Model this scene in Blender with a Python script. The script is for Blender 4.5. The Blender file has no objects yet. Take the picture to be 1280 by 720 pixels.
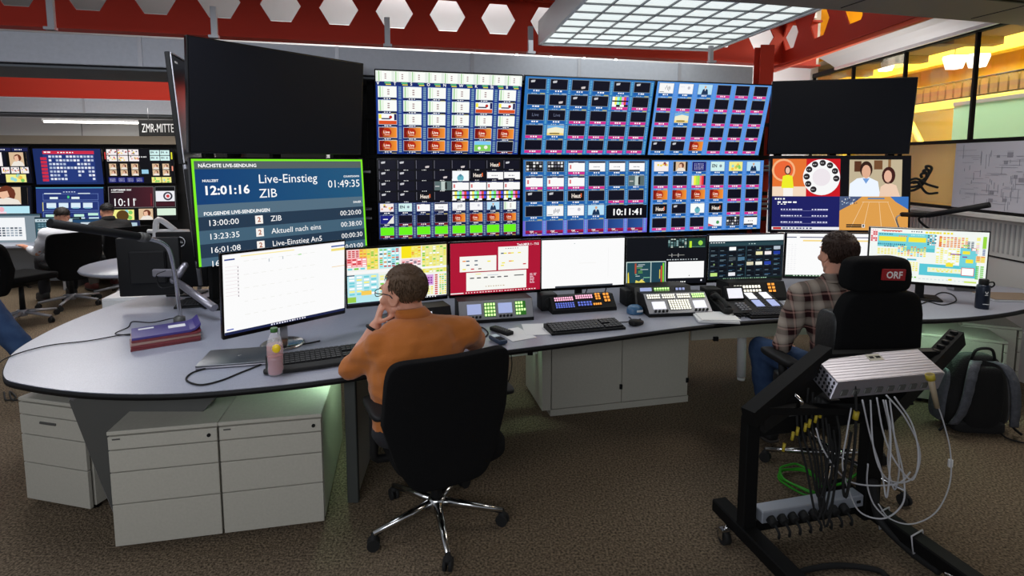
WORLD_E, LB, LY, LG, LL, LR, LF = .36, 600, 760, 14, 30, 24, 85
import bpy, bmesh, math, random
from mathutils import Vector, Matrix, Euler, noise
random.seed(7)
PI = math.pi
SC = bpy.context.scene
COL = SC.collection

# ------------------------------------------------------------------ camera model (same numbers as the camera below)
FPX, CX, CY, CAMH = 680.0, 640.0, 270.0, 1.70
PITCH = math.atan((CY - 203) / FPX)
_c, _s = math.cos(PITCH), math.sin(PITCH)
def _ray(px, py):
    x = (px - CX) / FPX; u = -(py - CY) / FPX
    return Vector((x, _c + u * _s, -_s + u * _c))
def atz(px, py, z):
    r = _ray(px, py); t = (z - CAMH) / r.z
    return Vector((0, 0, CAMH)) + r * t
def aty(px, py, y):
    r = _ray(px, py); return Vector((0, 0, CAMH)) + r * (y / r.y)

# ------------------------------------------------------------------ materials
def lin(c):
    return tuple((x / 12.92 if x <= .04045 else ((x + .055) / 1.055) ** 2.4) for x in c)
MATS = {}
def mat(name, col=(.8, .8, .8), rough=.5, metal=0., emit=None, es=1., bump=None, noise_c=None, spec=.5, trans=0., alpha=1., coat=0., sheen=0.):
    if name in MATS: return MATS[name]
    m = bpy.data.materials.new(name); m.use_nodes = True
    nt = m.node_tree; b = nt.nodes['Principled BSDF']
    b.inputs['Base Color'].default_value = (*lin(col), 1)
    b.inputs['Roughness'].default_value = rough
    b.inputs['Metallic'].default_value = metal
    b.inputs['Specular IOR Level'].default_value = spec
    if trans: b.inputs['Transmission Weight'].default_value = trans
    if coat: b.inputs['Coat Weight'].default_value = coat
    if sheen: b.inputs['Sheen Weight'].default_value = sheen
    if alpha < 1: b.inputs['Alpha'].default_value = alpha
    if emit:
        b.inputs['Emission Color'].default_value = (*lin(emit), 1)
        b.inputs['Emission Strength'].default_value = es
    tc = None
    if noise_c or bump:
        tc = nt.nodes.new('ShaderNodeTexCoord')
    if noise_c:   # (scale, col2, contrast)
        n = nt.nodes.new('ShaderNodeTexNoise'); n.inputs['Scale'].default_value = noise_c[0]
        n.inputs['Detail'].default_value = 3
        nt.links.new(tc.outputs['Object'], n.inputs['Vector'])
        r = nt.nodes.new('ShaderNodeValToRGB')
        w = noise_c[2] if len(noise_c) > 2 else .15
        r.color_ramp.elements[0].position = .5 - w; r.color_ramp.elements[1].position = .5 + w
        r.color_ramp.elements[0].color = (*lin(col), 1); r.color_ramp.elements[1].color = (*lin(noise_c[1]), 1)
        nt.links.new(n.outputs['Fac'], r.inputs['Fac']); nt.links.new(r.outputs['Color'], b.inputs['Base Color'])
    if bump:      # (scale, strength)
        n = nt.nodes.new('ShaderNodeTexNoise'); n.inputs['Scale'].default_value = bump[0]; n.inputs['Detail'].default_value = 4
        nt.links.new(tc.outputs['Object'], n.inputs['Vector'])
        bm_ = nt.nodes.new('ShaderNodeBump'); bm_.inputs['Strength'].default_value = bump[1]; bm_.inputs['Distance'].default_value = .01
        nt.links.new(n.outputs['Fac'], bm_.inputs['Height']); nt.links.new(bm_.outputs['Normal'], b.inputs['Normal'])
    MATS[name] = m
    return m
def screen_mat():
    if 'screen_picture' in MATS: return MATS['screen_picture']
    m = bpy.data.materials.new('screen_picture'); m.use_nodes = True
    nt = m.node_tree; b = nt.nodes['Principled BSDF']
    b.inputs['Base Color'].default_value = (.006, .006, .008, 1)
    b.inputs['Roughness'].default_value = .32
    b.inputs['Specular IOR Level'].default_value = .12
    a = nt.nodes.new('ShaderNodeAttribute'); a.attribute_name = 'Col'
    nt.links.new(a.outputs['Color'], b.inputs['Emission Color'])
    b.inputs['Emission Strength'].default_value = SCREEN_GAIN
    MATS['screen_picture'] = m
    return m
SCREEN_GAIN = 1.0

# ------------------------------------------------------------------ mesh builder
def cr(pts, n=6):
    """catmull-rom through points"""
    P = [Vector(p) for p in pts]
    if len(P) < 3: return P
    Q = [P[0] * 2 - P[1]] + P + [P[-1] * 2 - P[-2]]
    out = []
    for i in range(1, len(Q) - 2):
        a, b, c, d = Q[i - 1], Q[i], Q[i + 1], Q[i + 2]
        for k in range(n):
            t = k / n
            out.append(.5 * ((2 * b) + (c - a) * t + (2 * a - 5 * b + 4 * c - d) * t * t + (3 * b - a - 3 * c + d) * t ** 3))
    out.append(P[-1])
    return out
class MB:
    def __init__(s):
        s.v = []; s.f = []; s.m = []; s.sm = []; s.M = Matrix.Identity(4); s.cm = 0; s.col = None
    def at(s, loc=(0, 0, 0), rot=(0, 0, 0)):
        s.M = Matrix.Translation(loc) @ Euler(rot).to_matrix().to_4x4(); return s
    def mi(s, i): s.cm = i; return s
    def add(s, vs, fs, smooth=False):
        o = len(s.v)
        s.v += [s.M @ Vector(v) for v in vs]
        for f in fs:
            s.f.append([i + o for i in f]); s.m.append(s.cm); s.sm.append(smooth)
        return s
    def box(s, c, d, bev=0., seg=1, rot=None):
        x, y, z = d[0] / 2, d[1] / 2, d[2] / 2
        R = Euler(rot).to_matrix() if rot else Matrix.Identity(3)
        c = Vector(c)
        if bev <= 0:
            vs = [c + R @ Vector((a * x, b * y, e * z)) for a in (-1, 1) for b in (-1, 1) for e in (-1, 1)]
            s.add(vs, [(0, 1, 3, 2), (4, 6, 7, 5), (0, 4, 5, 1), (2, 3, 7, 6), (0, 2, 6, 4), (1, 5, 7, 3)])
        else:
            bm = bmesh.new(); bmesh.ops.create_cube(bm, size=1)
            for v in bm.verts: v.co = Vector((v.co.x * d[0], v.co.y * d[1], v.co.z * d[2]))
            bmesh.ops.bevel(bm, geom=bm.edges[:], offset=min(bev, .49 * min(d)), segments=seg, profile=.5, affect='EDGES')
            bm.verts.index_update()
            s.add([c + R @ v.co for v in bm.verts], [[v.index for v in f.verts] for f in bm.faces], seg > 1)
            bm.free()
        return s
    def cone(s, p0, r0, p1, r1, n=14, cap=True, smooth=True):
        p0, p1 = Vector(p0), Vector(p1); d = (p1 - p0)
        q = d.to_track_quat('Z', 'Y').to_matrix() if d.length > 1e-9 else Matrix.Identity(3)
        vs = []
        for p, r in ((p0, r0), (p1, r1)):
            for k in range(n):
                a = 2 * PI * k / n; vs.append(p + q @ Vector((r * math.cos(a), r * math.sin(a), 0)))
        s.add(vs, [(k, (k + 1) % n, n + (k + 1) % n, n + k) for k in range(n)], smooth)
        if cap:
            s.add([vs[k] for k in range(n)], [list(range(n))[::-1]]); s.add(vs[n:], [list(range(n))])
        return s
    def tube(s, pts, r, n=8, close=False, sub=0):
        P = cr(pts, sub) if sub else [Vector(p) for p in pts]
        N = len(P); rr = r if isinstance(r, (list, tuple)) else [r] * N
        if len(rr) != N: rr = [rr[min(len(rr) - 1, int(i * len(rr) / N))] for i in range(N)]
        t0 = (P[1] - P[0]).normalized()
        up = Vector((0, 0, 1)) if abs(t0.z) < .9 else Vector((1, 0, 0))
        nrm = (up - t0 * up.dot(t0)).normalized()
        vs = []
        for i, p in enumerate(P):
            t = (P[min(i + 1, N - 1)] - P[max(i - 1, 0)])
            if close: t = P[(i + 1) % N] - P[i - 1]
            t = t.normalized() if t.length > 1e-9 else t0
            nrm = nrm - t * nrm.dot(t)
            nrm = nrm.normalized() if nrm.length > 1e-6 else t.orthogonal().normalized()
            b = t.cross(nrm)
            for k in range(n):
                a = 2 * PI * k / n; vs.append(p + (nrm * math.cos(a) + b * math.sin(a)) * rr[i])
        fs = []
        for i in range(N if close else N - 1):
            j = (i + 1) % N
            for k in range(n): fs.append((i * n + k, i * n + (k + 1) % n, j * n + (k + 1) % n, j * n + k))
        s.add(vs, fs, True)
        if not close:
            s.add(vs[:n], [list(range(n))[::-1]]); s.add(vs[-n:], [list(range(n))])
        return s
    def lathe(s, prof, c=(0, 0, 0), n=20, smooth=True):
        c = Vector(c); vs = []
        for r, z in prof:
            for k in range(n):
                a = 2 * PI * k / n; vs.append(c + Vector((r * math.cos(a), r * math.sin(a), z)))
        fs = [(i * n + k, i * n + (k + 1) % n, (i + 1) * n + (k + 1) % n, (i + 1) * n + k) for i in range(len(prof) - 1) for k in range(n)]
        s.add(vs, fs, smooth)
        s.add(vs[:n], [list(range(n))[::-1]]); s.add(vs[-n:], [list(range(n))])
        return s
    def prism(s, poly, z0, z1, axis='z'):
        n = len(poly)
        def mk(p, z): return (p[0], p[1], z) if axis == 'z' else ((p[0], z, p[1]) if axis == 'y' else (z, p[0], p[1]))
        vs = [mk(p, z0) for p in poly] + [mk(p, z1) for p in poly]
        fs = [list(range(n))[::-1], list(range(n, 2 * n))] + [(k, (k + 1) % n, n + (k + 1) % n, n + k) for k in range(n)]
        return s.add(vs, fs)
    def ell(s, c, r, rot=None, n=16, m=10):
        R = Euler(rot).to_matrix() if rot else Matrix.Identity(3); c = Vector(c)
        vs = [c + R @ Vector((0, 0, r[2]))]
        for i in range(1, m):
            t = PI * i / m
            for k in range(n):
                a = 2 * PI * k / n
                vs.append(c + R @ Vector((r[0] * math.sin(t) * math.cos(a), r[1] * math.sin(t) * math.sin(a), r[2] * math.cos(t))))
        vs.append(c + R @ Vector((0, 0, -r[2])))
        fs = [(0, 1 + k, 1 + (k + 1) % n) for k in range(n)]
        for i in range(m - 2):
            for k in range(n):
                a = 1 + i * n; b = a + n
                fs.append((a + k, b + k, b + (k + 1) % n, a + (k + 1) % n))
        L = len(vs) - 1; a = 1 + (m - 2) * n
        fs += [(L, a + (k + 1) % n, a + k) for k in range(n)]
        return s.add(vs, fs, True)
    def cushion(s, d, e=.35, fn=None, n=32, m=20):
        """superellipsoid pad of full size d, fn deforms each point"""
        def sp(w, q): return math.copysign(abs(w) ** q, w)
        vs = []
        for i in range(m + 1):
            t = -PI / 2 + PI * i / m
            for k in range(n):
                a = 2 * PI * k / n
                v = Vector((d[0] / 2 * sp(math.cos(t), e) * sp(math.cos(a), e), d[1] / 2 * sp(math.cos(t), e) * sp(math.sin(a), e), d[2] / 2 * sp(math.sin(t), e)))
                vs.append(Vector(fn(v)) if fn else v)
        fs = [(i * n + k, i * n + (k + 1) % n, (i + 1) * n + (k + 1) % n, (i + 1) * n + k) for i in range(m) for k in range(n)]
        return s.add(vs, fs, True)
    def rcone(s, p0, r0, p1, r1, n=14):
        s.cone(p0, r0, p1, r1, n); s.ell(p0, (r0,) * 3, n=n, m=8); s.ell(p1, (r1,) * 3, n=n, m=8); return s
    def mesh(s, name, mats):
        me = bpy.data.meshes.new(name)
        me.from_pydata([tuple(v) for v in s.v], [], s.f)
        for m in (mats if isinstance(mats, (list, tuple)) else [mats]): me.materials.append(m)
        me.polygons.foreach_set('material_index', s.m)
        me.polygons.foreach_set('use_smooth', s.sm)
        me.update(); me.validate()
        bm = bmesh.new(); bm.from_mesh(me)
        bmesh.ops.remove_doubles(bm, verts=bm.verts, dist=1e-6)
        bmesh.ops.recalc_face_normals(bm, faces=bm.faces)
        bm.to_mesh(me); bm.free()
        return me
    def build(s, name, mats, parent=None):
        o = bpy.data.objects.new(name, s.mesh(name, mats)); COL.objects.link(o)
        if parent: o.parent = parent
        return o

def tag(o, label=None, cat=None, group=None, kind=None):
    if label: o['label'] = label
    if cat: o['category'] = cat
    if group: o['group'] = group
    if kind: o['kind'] = kind
    return o
def thing(name, label, cat, loc=(0, 0, 0), rz=0, group=None, tilt=0):
    o = bpy.data.objects.new(name, None); COL.objects.link(o)
    o.empty_display_size = .1
    o.location = loc; o.rotation_euler = (tilt, 0, rz)
    return tag(o, label, cat, group)
def struct(name, mb, mats):
    return tag(mb.build(name, mats), kind='structure')
KIDS = {}
def copy_tree(o, parent=None):
    c = o.copy(); COL.objects.link(c)
    if parent is not None: c.parent = parent
    for ch in [x for x in bpy.data.objects if x.parent == o]:
        copy_tree(ch, c)
    return c
def dup(o, loc, rz, label, group=None, tilt=0):
    c = copy_tree(o); c.location = loc; c.rotation_euler = (tilt, 0, rz); c['label'] = label
    if group: c['group'] = group
    return c

# ------------------------------------------------------------------ text meshes
_TX = {}
def text_geo(s, bold=False):
    k = (s, bold)
    if k in _TX: return _TX[k]
    cu = bpy.data.curves.new('t', 'FONT'); cu.body = s; cu.size = 1
    cu.resolution_u = 2
    if bold: cu.offset = .025
    o = bpy.data.objects.new('t', cu); COL.objects.link(o)
    dg = bpy.context.evaluated_depsgraph_get()
    me = bpy.data.meshes.new_from_object(o.evaluated_get(dg))
    vs = [(v.co.x, v.co.y) for v in me.vertices]; fs = [tuple(p.vertices) for p in me.polygons]
    bpy.data.objects.remove(o); bpy.data.curves.remove(cu); bpy.data.meshes.remove(me)
    _TX[k] = (vs, fs)
    return _TX[k]

class Canvas:
    """flat emissive picture: u to the right 0..1, v downwards 0..1"""
    def __init__(s, W, H, bg=(0, 0, 0)):
        s.W, s.H = W, H; s.v = []; s.f = []; s.c = []
        s.ar = W / H
        s.rect(0, 0, 1, 1, bg, 0)
    def _p(s, u, v, lv): return ((u - .5) * s.W, -lv * .0003, (.5 - v) * s.H)
    def poly(s, pts, col, lv=1):
        o = len(s.v)
        s.v += [s._p(u, v, lv) for u, v in pts]; s.f.append(tuple(range(o, o + len(pts)))); s.c += [col] * len(pts)
    def rect(s, u, v, w, h, col, lv=1):
        s.poly([(u, v), (u, v + h), (u + w, v + h), (u + w, v)], col, lv)
    def grad(s, u, v, w, h, c0, c1, lv=1):
        o = len(s.v)
        s.v += [s._p(a, b, lv) for a, b in ((u, v), (u, v + h), (u + w, v + h), (u + w, v))]
        s.f.append((o, o + 1, o + 2, o + 3)); s.c += [c0, c0, c1, c1]
    def frame(s, u, v, w, h, t, col, lv=1):
        tv = t * s.ar
        s.rect(u, v, w, tv, col, lv); s.rect(u, v + h - tv, w, tv, col, lv)
        s.rect(u, v, t, h, col, lv); s.rect(u + w - t, v, t, h, col, lv)
    def disc(s, u, v, r, col, lv=1, n=20, ry=None):
        ry = ry or r * s.ar
        s.poly([(u + r * math.cos(2 * PI * k / n), v - ry * math.sin(2 * PI * k / n)) for k in range(n)], col, lv)
    def text(s, t, u, v, h, col, lv=3, bold=False, align='l', sx=1.):
        """h = cap height as a fraction of canvas height; v = baseline"""
        vs, fs = text_geo(t, bold)
        if not vs: return
        k = h / .7; x1 = max(p[0] for p in vs); wu = x1 * k * sx / s.ar
        if align == 'r': u -= wu
        if align == 'c': u -= wu / 2
        o = len(s.v)
        s.v += [s._p(u + x * k * sx / s.ar, v - y * k, lv) for x, y in vs]
        s.f += [tuple(i + o for i in f) for f in fs]; s.c += [col] * len(vs)
    def dashes(s, u, v, w, h, col, lv=3, n=5, fill=.7):
        x = u
        for k in range(n):
            ww = w / n * random.uniform(.5, 1) * fill
            s.rect(u + k * w / n, v, ww, h, col, lv)
    def build(s, name, parent, loc=(0, 0, 0)):
        me = bpy.data.meshes.new(name)
        me.from_pydata(s.v, [], s.f)
        a = me.color_attributes.new('Col', 'FLOAT_COLOR', 'POINT')
        buf = []
        for c in s.c: buf += [*lin(c), 1.]
        a.data.foreach_set('color', buf)
        me.materials.append(screen_mat()); me.update()
        o = bpy.data.objects.new(name, me); COL.objects.link(o); o.parent = parent; o.location = loc
        return o

M = dict(
    black=mat('black_plastic', (.04, .04, .045), .62, spec=.3),
    blackg=mat('black_gloss', (.02, .02, .025), .22),
    rubber=mat('black_rubber', (.035, .035, .035), .8),
    dgrey=mat('dark_grey_metal', (.33, .33, .32), .5, .3),
    steel=mat('black_steel', (.025, .025, .027), .7, spec=.2),
    chrome=mat('polished_chrome', (.78, .78, .78), .18, 1.),
    alu=mat('brushed_aluminium', (.62, .61, .64), .42, .9, bump=(60, .05)),
    silver=mat('silver_plastic', (.62, .62, .64), .4, .4),
    fabric=mat('black_chair_fabric', (.05, .05, .055), .95, bump=(350, .4), spec=.15),
    leather=mat('black_leather', (.05, .052, .058), .5, bump=(60, .2)),
    white=mat('white_paint', (.86, .86, .86), .5),
    lam=mat('grey_laminate', (.61, .62, .67), .33, noise_c=(260, (.54, .55, .60), .2), bump=(300, .03)),
    cab=mat('warm_grey_cabinet', (.70, .685, .64), .5, noise_c=(90, (.66, .645, .60), .3)),
    panel=mat('grey_panel', (.60, .60, .60), .6),
    carpet=mat('brown_grey_carpet', (.25, .215, .175), .98, noise_c=(95, (.54, .475, .395), .18), bump=(120, .9), spec=.1),
    red=mat('red_painted_steel', (.66, .17, .10), .65, bump=(20, .03), spec=.25),
    orange=mat('orange_painted_steel', (.85, .30, .12), .5),
    box=mat('light_grey_duct', (.66, .67, .70), .6, noise_c=(30, (.62, .63, .66), .3)),
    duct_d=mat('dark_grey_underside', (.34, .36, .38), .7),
    soffit=mat('beige_grey_ceiling', (.50, .48, .45), .8, bump=(40, .05)),
    tan=mat('tan_board', (.62, .57, .50), .7),
    yellow=mat('yellow_paint', (.98, .83, .20), .6),
    wood=mat('brown_slats', (.50, .38, .20), .6, noise_c=(14, (.40, .30, .16), .3)),
    paper=mat('white_paper', (.88, .88, .88), .7),
    skin=mat('skin', (.78, .55, .45), .5, bump=(150, .08)),
)
CANV = {}
# ================================================================== camera
cam = bpy.data.cameras.new('camera'); camo = bpy.data.objects.new('camera', cam); COL.objects.link(camo)
camo.location = (0, 0, CAMH); camo.rotation_euler = (PI / 2 - PITCH, 0, 0)
cam.sensor_width = 36; cam.lens = FPX / 1280 * 36
cam.shift_x = 0; cam.shift_y = -(360 - CY) / 1280
cam.clip_start = .05; cam.clip_end = 100
SC.camera = camo

YAW = .243                                     # direction of the video wall, the beams and the ceiling
CW, SW = math.cos(YAW), math.sin(YAW)
def L(c, x, y=0, z=0):
    """point of a frame with its x axis along the video wall, origin (0,c)"""
    return Vector((x * CW - y * SW, c + x * SW + y * CW, z))

# ================================================================== setting
b = MB(); b.box((0, 8, -.05), (40, 34, .1)); struct('floor', b, M['carpet'])
# upper ceiling of the tall hall, and the lower ceiling over the viewer
b = MB(); b.at((0, 3.75, 0), (0, 0, YAW)); b.box((0, 10, 4.7), (30, 20, .1)); struct('ceiling', b, mat('hall_ceiling', (.72, .72, .73), .8))
b = MB(); b.at((0, 3.40, 0), (0, 0, YAW))
b.box((1.0, -3.0, 2.84), (9.4, 6.0, .1)); b.mi(1)
for k in range(4): b.box((1.0, -.42 - k * .05, 2.786), (9.4, .018, .012))
for x in (-2.4, -1.2, 0, 1.2, 2.4, 3.6): b.box((x, -3, 2.788), (.006, 6, .004))
b.mi(0).box((1.0, .03, 3.19), (9.4, .06, .80))
struct('ceiling', b, [M['soffit'], M['black']])
# far walls
b = MB(); b.at((0, 13.0, 0), (0, 0, YAW)); b.box((-1, 0, 2.35), (26, .1, 4.7)); struct('wall_back', b, mat('hall_wall', (.80, .80, .80), .8))
b = MB(); b.at((.683, 5.42, 0), (0, 0, YAW)); b.box((-.15, 0, 1.2), (4.3, .05, 2.4), .01); struct('wall_center', b, mat('dark_partition', (.05, .05, .055), .8))

# left background: display partition with white header, tan band and black face
b = MB(); b.at((0, 9.95, 0), (0, 0, .15))
b.box((-7.0, 0, 1.0), (7.5, .1, 2.0)); b.mi(1).box((-7.0, -.10, 2.055), (7.5, .25, .13)); b.mi(2).box((-7.0, -.02, 2.26), (7.5, .1, .28))
b.mi(3)
for x in (-9.4, -8.2, -7.0, -5.8): b.box((x, -.0715, 2.26), (.006, .004, .27))
struct('wall_left', b, [mat('black_wall', (.06, .06, .065), .7), M['tan'], mat('header_white', (.85, .85, .84), .6), M['dgrey']])

# long grey box ducts
def box_duct(c, x0, x1, z0, z1, dep, name, label, seams):
    t = thing(name, label, 'duct', (0, c, 0), YAW)
    b = MB(); b.box(((x0 + x1) / 2, dep / 2, (z0 + z1) / 2 + .01), (x1 - x0, dep, z1 - z0 - .02), .004)
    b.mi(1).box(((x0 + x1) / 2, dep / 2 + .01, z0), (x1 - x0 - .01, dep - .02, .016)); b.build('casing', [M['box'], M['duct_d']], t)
    for s in seams:
        MB().box((s, -.003, (z0 + z1) / 2 + .01), (.03, .006, z1 - z0 - .02)).build('joint_strip', M['silver'], t)
    return t
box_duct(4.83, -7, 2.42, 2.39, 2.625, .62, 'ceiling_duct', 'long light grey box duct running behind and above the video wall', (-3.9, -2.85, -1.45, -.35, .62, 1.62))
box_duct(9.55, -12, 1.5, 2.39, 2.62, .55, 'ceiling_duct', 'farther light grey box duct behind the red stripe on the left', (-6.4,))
# hangers on the duct
for i, x in enumerate((-3.42, -2.35, -1.05, .18, 1.98)):
    b = MB(); b.box((0, 0, .11), (.045, .03, .24), .003); b.mi(0).box((0, -.02, -.0), (.07, .05, .02))
    o = b.build('duct_hanger', M['silver']); o.location = L(4.83, x, .05, 2.66); o.rotation_euler = (0, 0, YAW)
    tag(o, 'grey steel bracket on the near box duct, ' + ['left of the tall black display', 'above the left black display', 'above the left end of the video wall', 'below the corner of the ceiling light grid', 'above the right end of the video wall'][i], 'bracket', 'brackets on the near duct')
# red castellated beams
def cast_beam(name, label, x0, n, s, z0, z1, hw, hh, zc, c, rz, fl=.16):
    t = thing(name, label, 'beam', c, rz)
    b = MB()
    for k in range(n):
        a = x0 + k * s; e = a + s; m_ = a + s / 2
        up = [(a, z1), (a, zc), (m_ - hw / 2, zc), (m_ - hw / 4, zc + hh / 2), (m_ + hw / 4, zc + hh / 2), (m_ + hw / 2, zc), (e, zc), (e, z1)]
        lo = [(a, zc), (a, z0), (e, z0), (e, zc), (m_ + hw / 2, zc), (m_ + hw / 4, zc - hh / 2), (m_ - hw / 4, zc - hh / 2), (m_ - hw / 2, zc)]
        b.prism(up, -.008, .008, 'y'); b.prism(lo, -.008, .008, 'y')
    b.build('web', M['red'], t)
    MB().box((x0 + n * s / 2, 0, z0 - .01), (n * s, fl, .022)).build('bottom_flange', M['red'], t)
    MB().box((x0 + n * s / 2, 0, z1 + .01), (n * s, fl, .022)).build('top_flange', M['red'], t)
    return t
BEAM = cast_beam('steel_beam', 'long red steel beam with hexagonal holes above the video wall', -7.98, 22, .54, 2.90, 3.41, .37, .31, 3.215, (0, 6.0, 0), YAW)
cast_beam('steel_beam', 'farther red steel beam seen as a stripe between the two box ducts', -12.0, 27, .54, 2.70, 3.50, .37, .31, 3.26, (0, 10.2, 0), YAW)
cast_beam('steel_beam', 'red steel beam with hexagonal holes running toward the viewer on the right', 0, 5, .62, 2.88, 3.40, .37, .31, 3.2, (3.31, 3.85, 0), PI / 2)
# pale rail along the top of the main beam, and the orange edge on the right one
b = MB(); b.box((0, 0, 0), (9.5, .06, .07), .004); o = b.build('ceiling_rail', M['silver']); o.location = L(6.0, -1.0, -.12, 3.46); o.rotation_euler = (0, 0, YAW); tag(o, 'pale grey rail fixed along the top edge of the long red beam', 'rail')
b = MB(); b.box((0, 0, 0), (.05, 3.1, .05), .004); o = b.build('edge_trim', M['orange']); o.location = (3.27, 5.4, 2.845); tag(o, 'orange edge strip under the red beam on the right', 'trim')
b = MB(); b.box((0, 0, 0), (.14, .012, 2.9)).box((0, .07, 0), (.012, .14, 2.9)).box((0, .14, 0), (.14, .012, 2.9)); o = b.build('steel_column', M['red']); o.location = (2.62, 5.72, 1.45); tag(o, 'red steel column behind the right end of the video wall', 'column')

# white curved cove under the ceiling along the glazing
b = MB(); pr = []
for k in range(9):
    t_ = k / 8; pr.append((3.34 + .56 * t_, 2.90 - .07 * t_ + .10 * math.sin(PI * t_)))
pr2 = [(x, z + .03) for x, z in reversed(pr)]
b.prism(pr + pr2, 3.9, 6.7, 'y'); b.box((3.90, 5.3, 2.84), (.03, 2.8, .06)).box((3.34, 5.3, 2.90), (.02, 2.8, .05))
o = b.build('cove', mat('cove_white', (.82, .82, .84), .35, .3)); tag(o, 'white curved metal cove running along the top of the glazing', 'cove')

# right wall: vented parapet, ledge, glazing
b = MB(); b.box((4.03, 4.6, .62), (.14, 7.0, 1.24)); b.mi(1)
for z in (.93,): b.box((3.958, 4.6, z), (.006, 7.0, .012))
for y in (2.2, 3.4, 4.6, 5.8): b.box((3.958, y, .45), (.006, .012, .93))
b.mi(2)
for k in range(150): b.box((3.957, 1.3 + k * .044, 1.09), (.006, .014, .24))
b.mi(0).box((3.99, 4.6, 1.262), (.26, 7.0, .035), .004)
struct('wall_right', b, [mat('parapet_grey', (.74, .74, .73), .6), M['black'], mat('vent_grey', (.60, .60, .60), .7)])
b = MB()
for y in (2.2, 3.05, 3.9, 4.77, 5.62, 6.47, 7.3): b.box((3.98, y, 2.05), (.035, .022, 1.56))
b.box((3.98, 4.7, 2.83), (.06, 5.2, .05)); b.box((3.98, 4.7, 1.885), (.06, 5.2, .03)); b.box((3.98, 4.7, 1.29), (.06, 5.2, .03))
struct('window_1', b, M['steel'])
gl = mat('window_glass', (1, 1, 1), .02, trans=1., alpha=.12)
b = MB(); b.box((4.0, 4.7, 2.07), (.006, 5.2, 1.5)); struct('window_2', b, gl)
b = MB(); b.box((4.06, 5.6, 1.585), (.02, 1.7, .58)); struct('trim_1', b, mat('yellow_infill', (.96, .80, .40), .6))
# large drawing
t = thing('wall_drawing', 'large pale grey floor plan sheet pinned below the glazing on the right', 'drawing', (3.955, 4.02, 1.58), -PI / 2)
MB().box((0, 0, 0), (1.72, .004, .575)).build('sheet', mat('plan_paper', (.70, .70, .74), .7), t)
b = MB(); random.seed(3)
for k in range(210):
    x = random.uniform(-.78, .8); z = random.uniform(-.24, .24)
    if random.random() < .5: b.box((x, -.0035, z), (random.uniform(.03, .22), .002, .0022))
    else: b.box((x, -.0035, z), (.0022, .002, random.uniform(.02, .12)))
for k in range(26):
    x = random.uniform(-.7, .7); z = random.uniform(-.2, .2); w = random.uniform(.02, .05)
    b.box((x, -.0036, z), (w, .002, w * .8))
b.build('line_work', mat('plan_ink', (.52, .52, .56), .7), t)

b = MB(); b.box((4.0, 10.5, 2.35), (.1, 6.3, 4.7)); struct('wall_right', b, MATS['hall_wall'])
# ---- the yellow hall behind the glass
b = MB(); b.box((9.2, 9, 2.0), (.1, 16, 8)); struct('wall_hall', b, M['yellow'])
b = MB(); b.box((6.9, 9, 4.25), (5.6, 16, .1)); struct('ceiling', b, mat('yellow_ceiling', (.90, .66, .12), .7))
b = MB(); b.box((4.55, 6.5, 3.0), (.9, 9, .06)); struct('trim_2', b, mat('brown_soffit', (.42, .35, .26), .7))
for i, y in enumerate((4.7, 5.7, 6.7, 7.7, 8.7)):
    o = MB().box((4.55, y, 2.93), (.84, .13, .08), .005).build('ceiling_joist', mat('brown_joist', (.36, .29, .21), .7))
    tag(o, 'short brown joist under the soffit just outside the glazing', 'joist', 'joists outside the glazing')
for i, (x, z) in enumerate(((8.6, 3.75), (7.6, 3.55), (6.8, 3.35))):
    o = MB().box((x, 8.5, z), (.16, 13, .26), .01).build('hall_beam', M['yellow'])
    tag(o, 'yellow beam high in the hall beyond the glass, ' + ['against the far wall', 'second from the far wall', 'nearest of the three'][i], 'beam', 'yellow beams beyond the glass')
t = thing('hall_balcony', 'brown slatted balcony band across the yellow hall beyond the glass', 'balcony', (7.0, 8, 2.83))
b = MB()
for k in range(60): b.box((0, -4.6 + k * .16, 0), (.03, .125, .23))
b.build('slats', M['wood'], t)
MB().box((.04, 0, 0), (.03, 9.6, .26)).build('backing', mat('brown_dark', (.22, .16, .08), .7), t)
MB().tube([(-.03, -4.6, .13), (-.03, 4.6, .13)], .014).build('cable', M['black'], t)
t = thing('hall_truss', 'yellow steel frame with diagonal braces under the balcony beyond the glass', 'frame', (6.9, 7.5, 0))
MB().box((0, 0, 2.6), (.12, 9, .13), .005).build('chord', mat('yellow_steel', (.97, .85, .35), .5), t)
for y in (-1.4, .35, 2.1, 3.9):
    MB().box((0, y, 1.25), (.1, .13, 2.5)).build('post', MATS['yellow_steel'], t)
    MB().tube([(-.01, y, 2.5), (-.01, y - .75, 1.5)], .05, 6).build('brace', MATS['yellow_steel'], t)
t = thing('green_glass_screen', 'pale green glass screen in the hall at the right edge of the view', 'glass screen', (6.3, 6.55, 0))
MB().box((0, 0, 1.25), (.03, 2.6, 2.5)).build('pane', mat('green_glass', (.62, .80, .68), .15, spec=.6), t)
MB().box((0, 0, 2.52), (.06, 2.6, .05)).build('top_rail', M['silver'], t)
for i, (px, py) in enumerate(((1193, 78), (1222, 76), (1107, 82), (1075, 79))):
    p = aty(px, py, 6.9 if i < 2 else 8.2)
    t = thing('hanging_lamp', 'white angular lamp hanging in the yellow hall, ' + ['behind the black mullion', 'right of the black mullion', 'above the right black display', 'farthest, above the right black display'][i], 'lamp', p, 0, 'lamps in the yellow hall')
    MB().prism([(-.10, .08), (-.11, .05), (-.06, -.08), (.06, -.08), (.11, .05), (.10, .08)], -.06, .06, 'y').build('lamp_shade', mat('lamp_white', (1, 1, .95), .5, emit=(1, 1, .95), es=1.4), t)
    MB().tube([(0, 0, .09), (0, 0, 4.2 - p.z)], .006, 6).build('cord', M['black'], t)

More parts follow.
